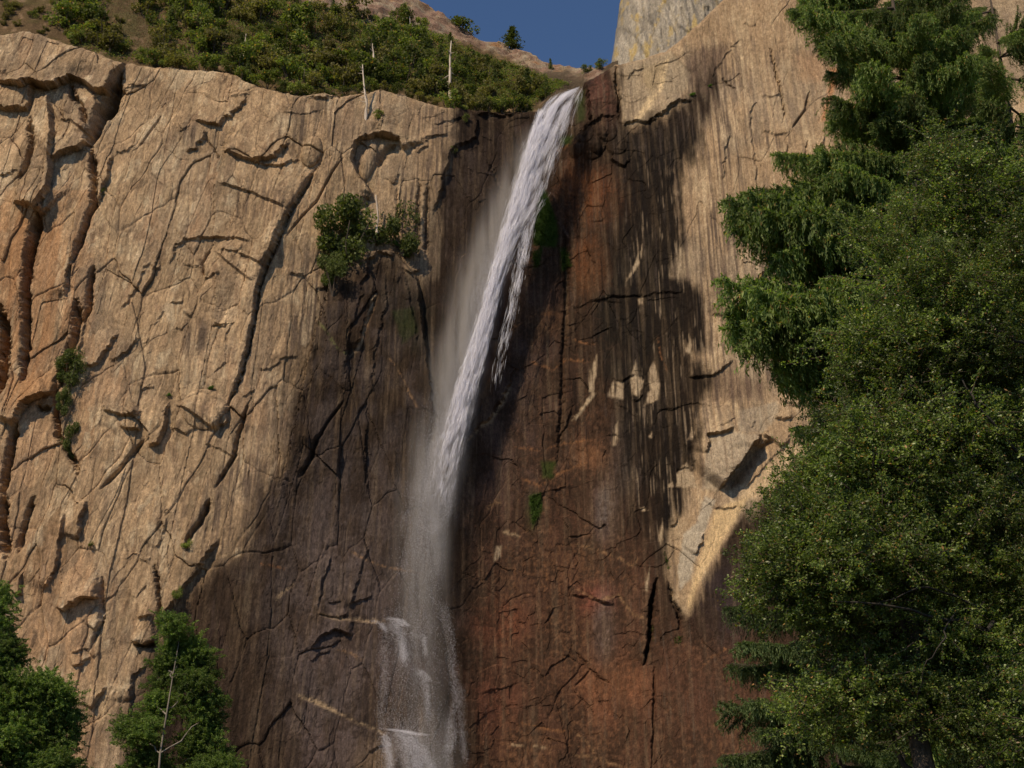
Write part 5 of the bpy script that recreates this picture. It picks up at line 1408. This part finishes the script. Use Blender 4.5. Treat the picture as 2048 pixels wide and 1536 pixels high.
def ob(u, v, ru, rv, n, dy=0.0):
    p = at(u, v, OY + dy); k = (p[1] * CP + p[2] * SP) / FPX
    return (p[0] - OX, dy, p[2] - ground_z(OX, OY), ru * k, (ru + rv) * .5 * k, rv * k, n)
oak_blobs = [ob(2060, 380, 80, 100, 14, .5), ob(2080, 1150, 90, 130, 14, .2), ob(1880, 1400, 130, 70, 16, .6), ob(2050, 1440, 90, 90, 12, 0), ob(1700, 1390, 90, 50, 10, .9), ob(1840, 520, 70, 90, 12, 0), ob(1930, 420, 110, 120, 22, .5), ob(1800, 740, 90, 90, 16, 0), ob(1900, 650, 130, 120, 24, -.8), ob(2030, 560, 100, 140, 18, 0),
             ob(1690, 970, 70, 60, 16, .2), ob(1780, 900, 110, 100, 24, -.6), ob(1920, 880, 130, 130, 24, .3), ob(1645, 1075, 70, 65, 16, 0), ob(1590, 1150, 50, 40, 9, .3), ob(1700, 1080, 120, 90, 22, -.5),
             ob(1850, 1100, 120, 110, 20, .2), ob(1990, 1060, 110, 130, 18, -.3), ob(1660, 1220, 95, 55, 14, .2), ob(1780, 1270, 110, 60, 10, .8), ob(1960, 1290, 110, 90, 14, .4), ob(2040, 800, 90, 150, 16, .6)]
broad_tree("oak_tree", OX, OY, "broad dark green evergreen oak with small glossy leaves at right", [(0, 0, -.3), (.1, 0, 5), (-.3, .2, 10), (.2, 0, 15), (.8, .2, 20), (1.4, 0, 24)], .34, oak_blobs, OAKC, 14, csize=(.7, 1.5), inner=.05)
oak = bpy.data.objects["oak_tree"]
for i, (pts, ra, rb) in enumerate([([(1975, 1262), (1930, 1242), (1870, 1236), (1800, 1214), (1720, 1204), (1660, 1206)], .055, .012), ([(1960, 1215), (1905, 1190), (1850, 1172), (1790, 1196), (1740, 1212)], .035, .01),
                                   ([(2060, 930), (2005, 870), (1955, 812), (1925, 760)], .06, .015), ([(1900, 1236), (1880, 1290), (1850, 1330), (1838, 1400)], .022, .008), ([(2050, 690), (1990, 660), (1940, 610)], .04, .01),
                                   ([(1700, 1010), (1668, 985), (1630, 990)], .02, .006), ([(1830, 700), (1790, 660), (1740, 655)], .025, .007)]):
    P_ = np.array([at(u_, v_, OY - 1.3 + .5 * np.sin(i + 1.3 * j)) for j, (u_, v_) in enumerate(pts)]) - np.array(oak.location)
    ss = np.linspace(0, 1, len(P_)); q = np.linspace(0, 1, 14)
    P_ = np.stack([np.interp(q, ss, P_[:, k]) for k in range(3)], 1) + np.random.default_rng(i).normal(size=(14, 3)) * .02
    # each limb runs back into the crown to the trunk
    P_ = np.vstack([P_[0] + np.array([1.1, 2.2, 1.15]), P_])
    v, f = tube(P_, np.linspace(ra, rb, 15), 6)
    new_obj("limb", mesh_from("front_limb", v, f, M_DKBARK, True), oak)

# two trees at the bottom left
BRC = leaf_clumps(5, 2600, .105, .058, M_BROAD, "leafy_clump", 1300)
def side_blobs(BX, BY, lst):
    out = []
    for u, v, ru, rv, n in lst:
        p = at(u, v, BY); k = (p[1] * CP + p[2] * SP) / FPX
        out.append((p[0] - BX, random.uniform(-.8, .8), p[2] - ground_z(BX, BY), ru * k * .95, (ru + rv) * .5 * k, rv * k, int(n * 1.7)))
    return out
TX, TY = at(345, 1400, 84)[0], 84.0
top = at(352, 1245, TY)[2]
broad_tree("slender_tree", TX, TY, "slender leafy tree with a pale bare trunk at lower left before the cliff", [(0, 0, -.3), (-.3, -.4, 6), (.0, -1.0, 12), (-.05, -1.7, 18), (.1, -.6, top - 1.2)], .17,
           side_blobs(TX, TY, [(352, 1262, 16, 22, 4), (365, 1300, 32, 30, 8), (335, 1320, 28, 30, 6), (400, 1340, 30, 34, 9), (375, 1380, 35, 40, 8), (300, 1400, 32, 40, 8), (415, 1420, 28, 40, 9), (290, 1470, 40, 45, 10),
                               (405, 1490, 42, 45, 12), (420, 1550, 50, 45, 12), (300, 1560, 60, 45, 12), (360, 1600, 90, 50, 16)]), BRC, 15, bark=M_PALE, csize=(.55, 1.0))
LX, LY = at(10, 1400, 80)[0], 80.0
broad_tree("leafy_tree", LX, LY, "bushy bright green tree cut off by the lower left corner", [(0, 0, -.3), (-.2, 0, 8), (.1, 0, 16), (-.3, 0, 22)], .3,
           side_blobs(LX, LY, [(-10, 1215, 28, 40, 7), (8, 1290, 30, 40, 8), (-20, 1340, 50, 50, 10), (40, 1390, 45, 45, 12), (95, 1400, 45, 40, 13), (120, 1450, 36, 45, 10), (50, 1480, 65, 55, 18), (-30, 1470, 60, 60, 12), (110, 1530, 45, 40, 10), (30, 1570, 80, 50, 18)]), BRC, 16, csize=(.6, 1.15))
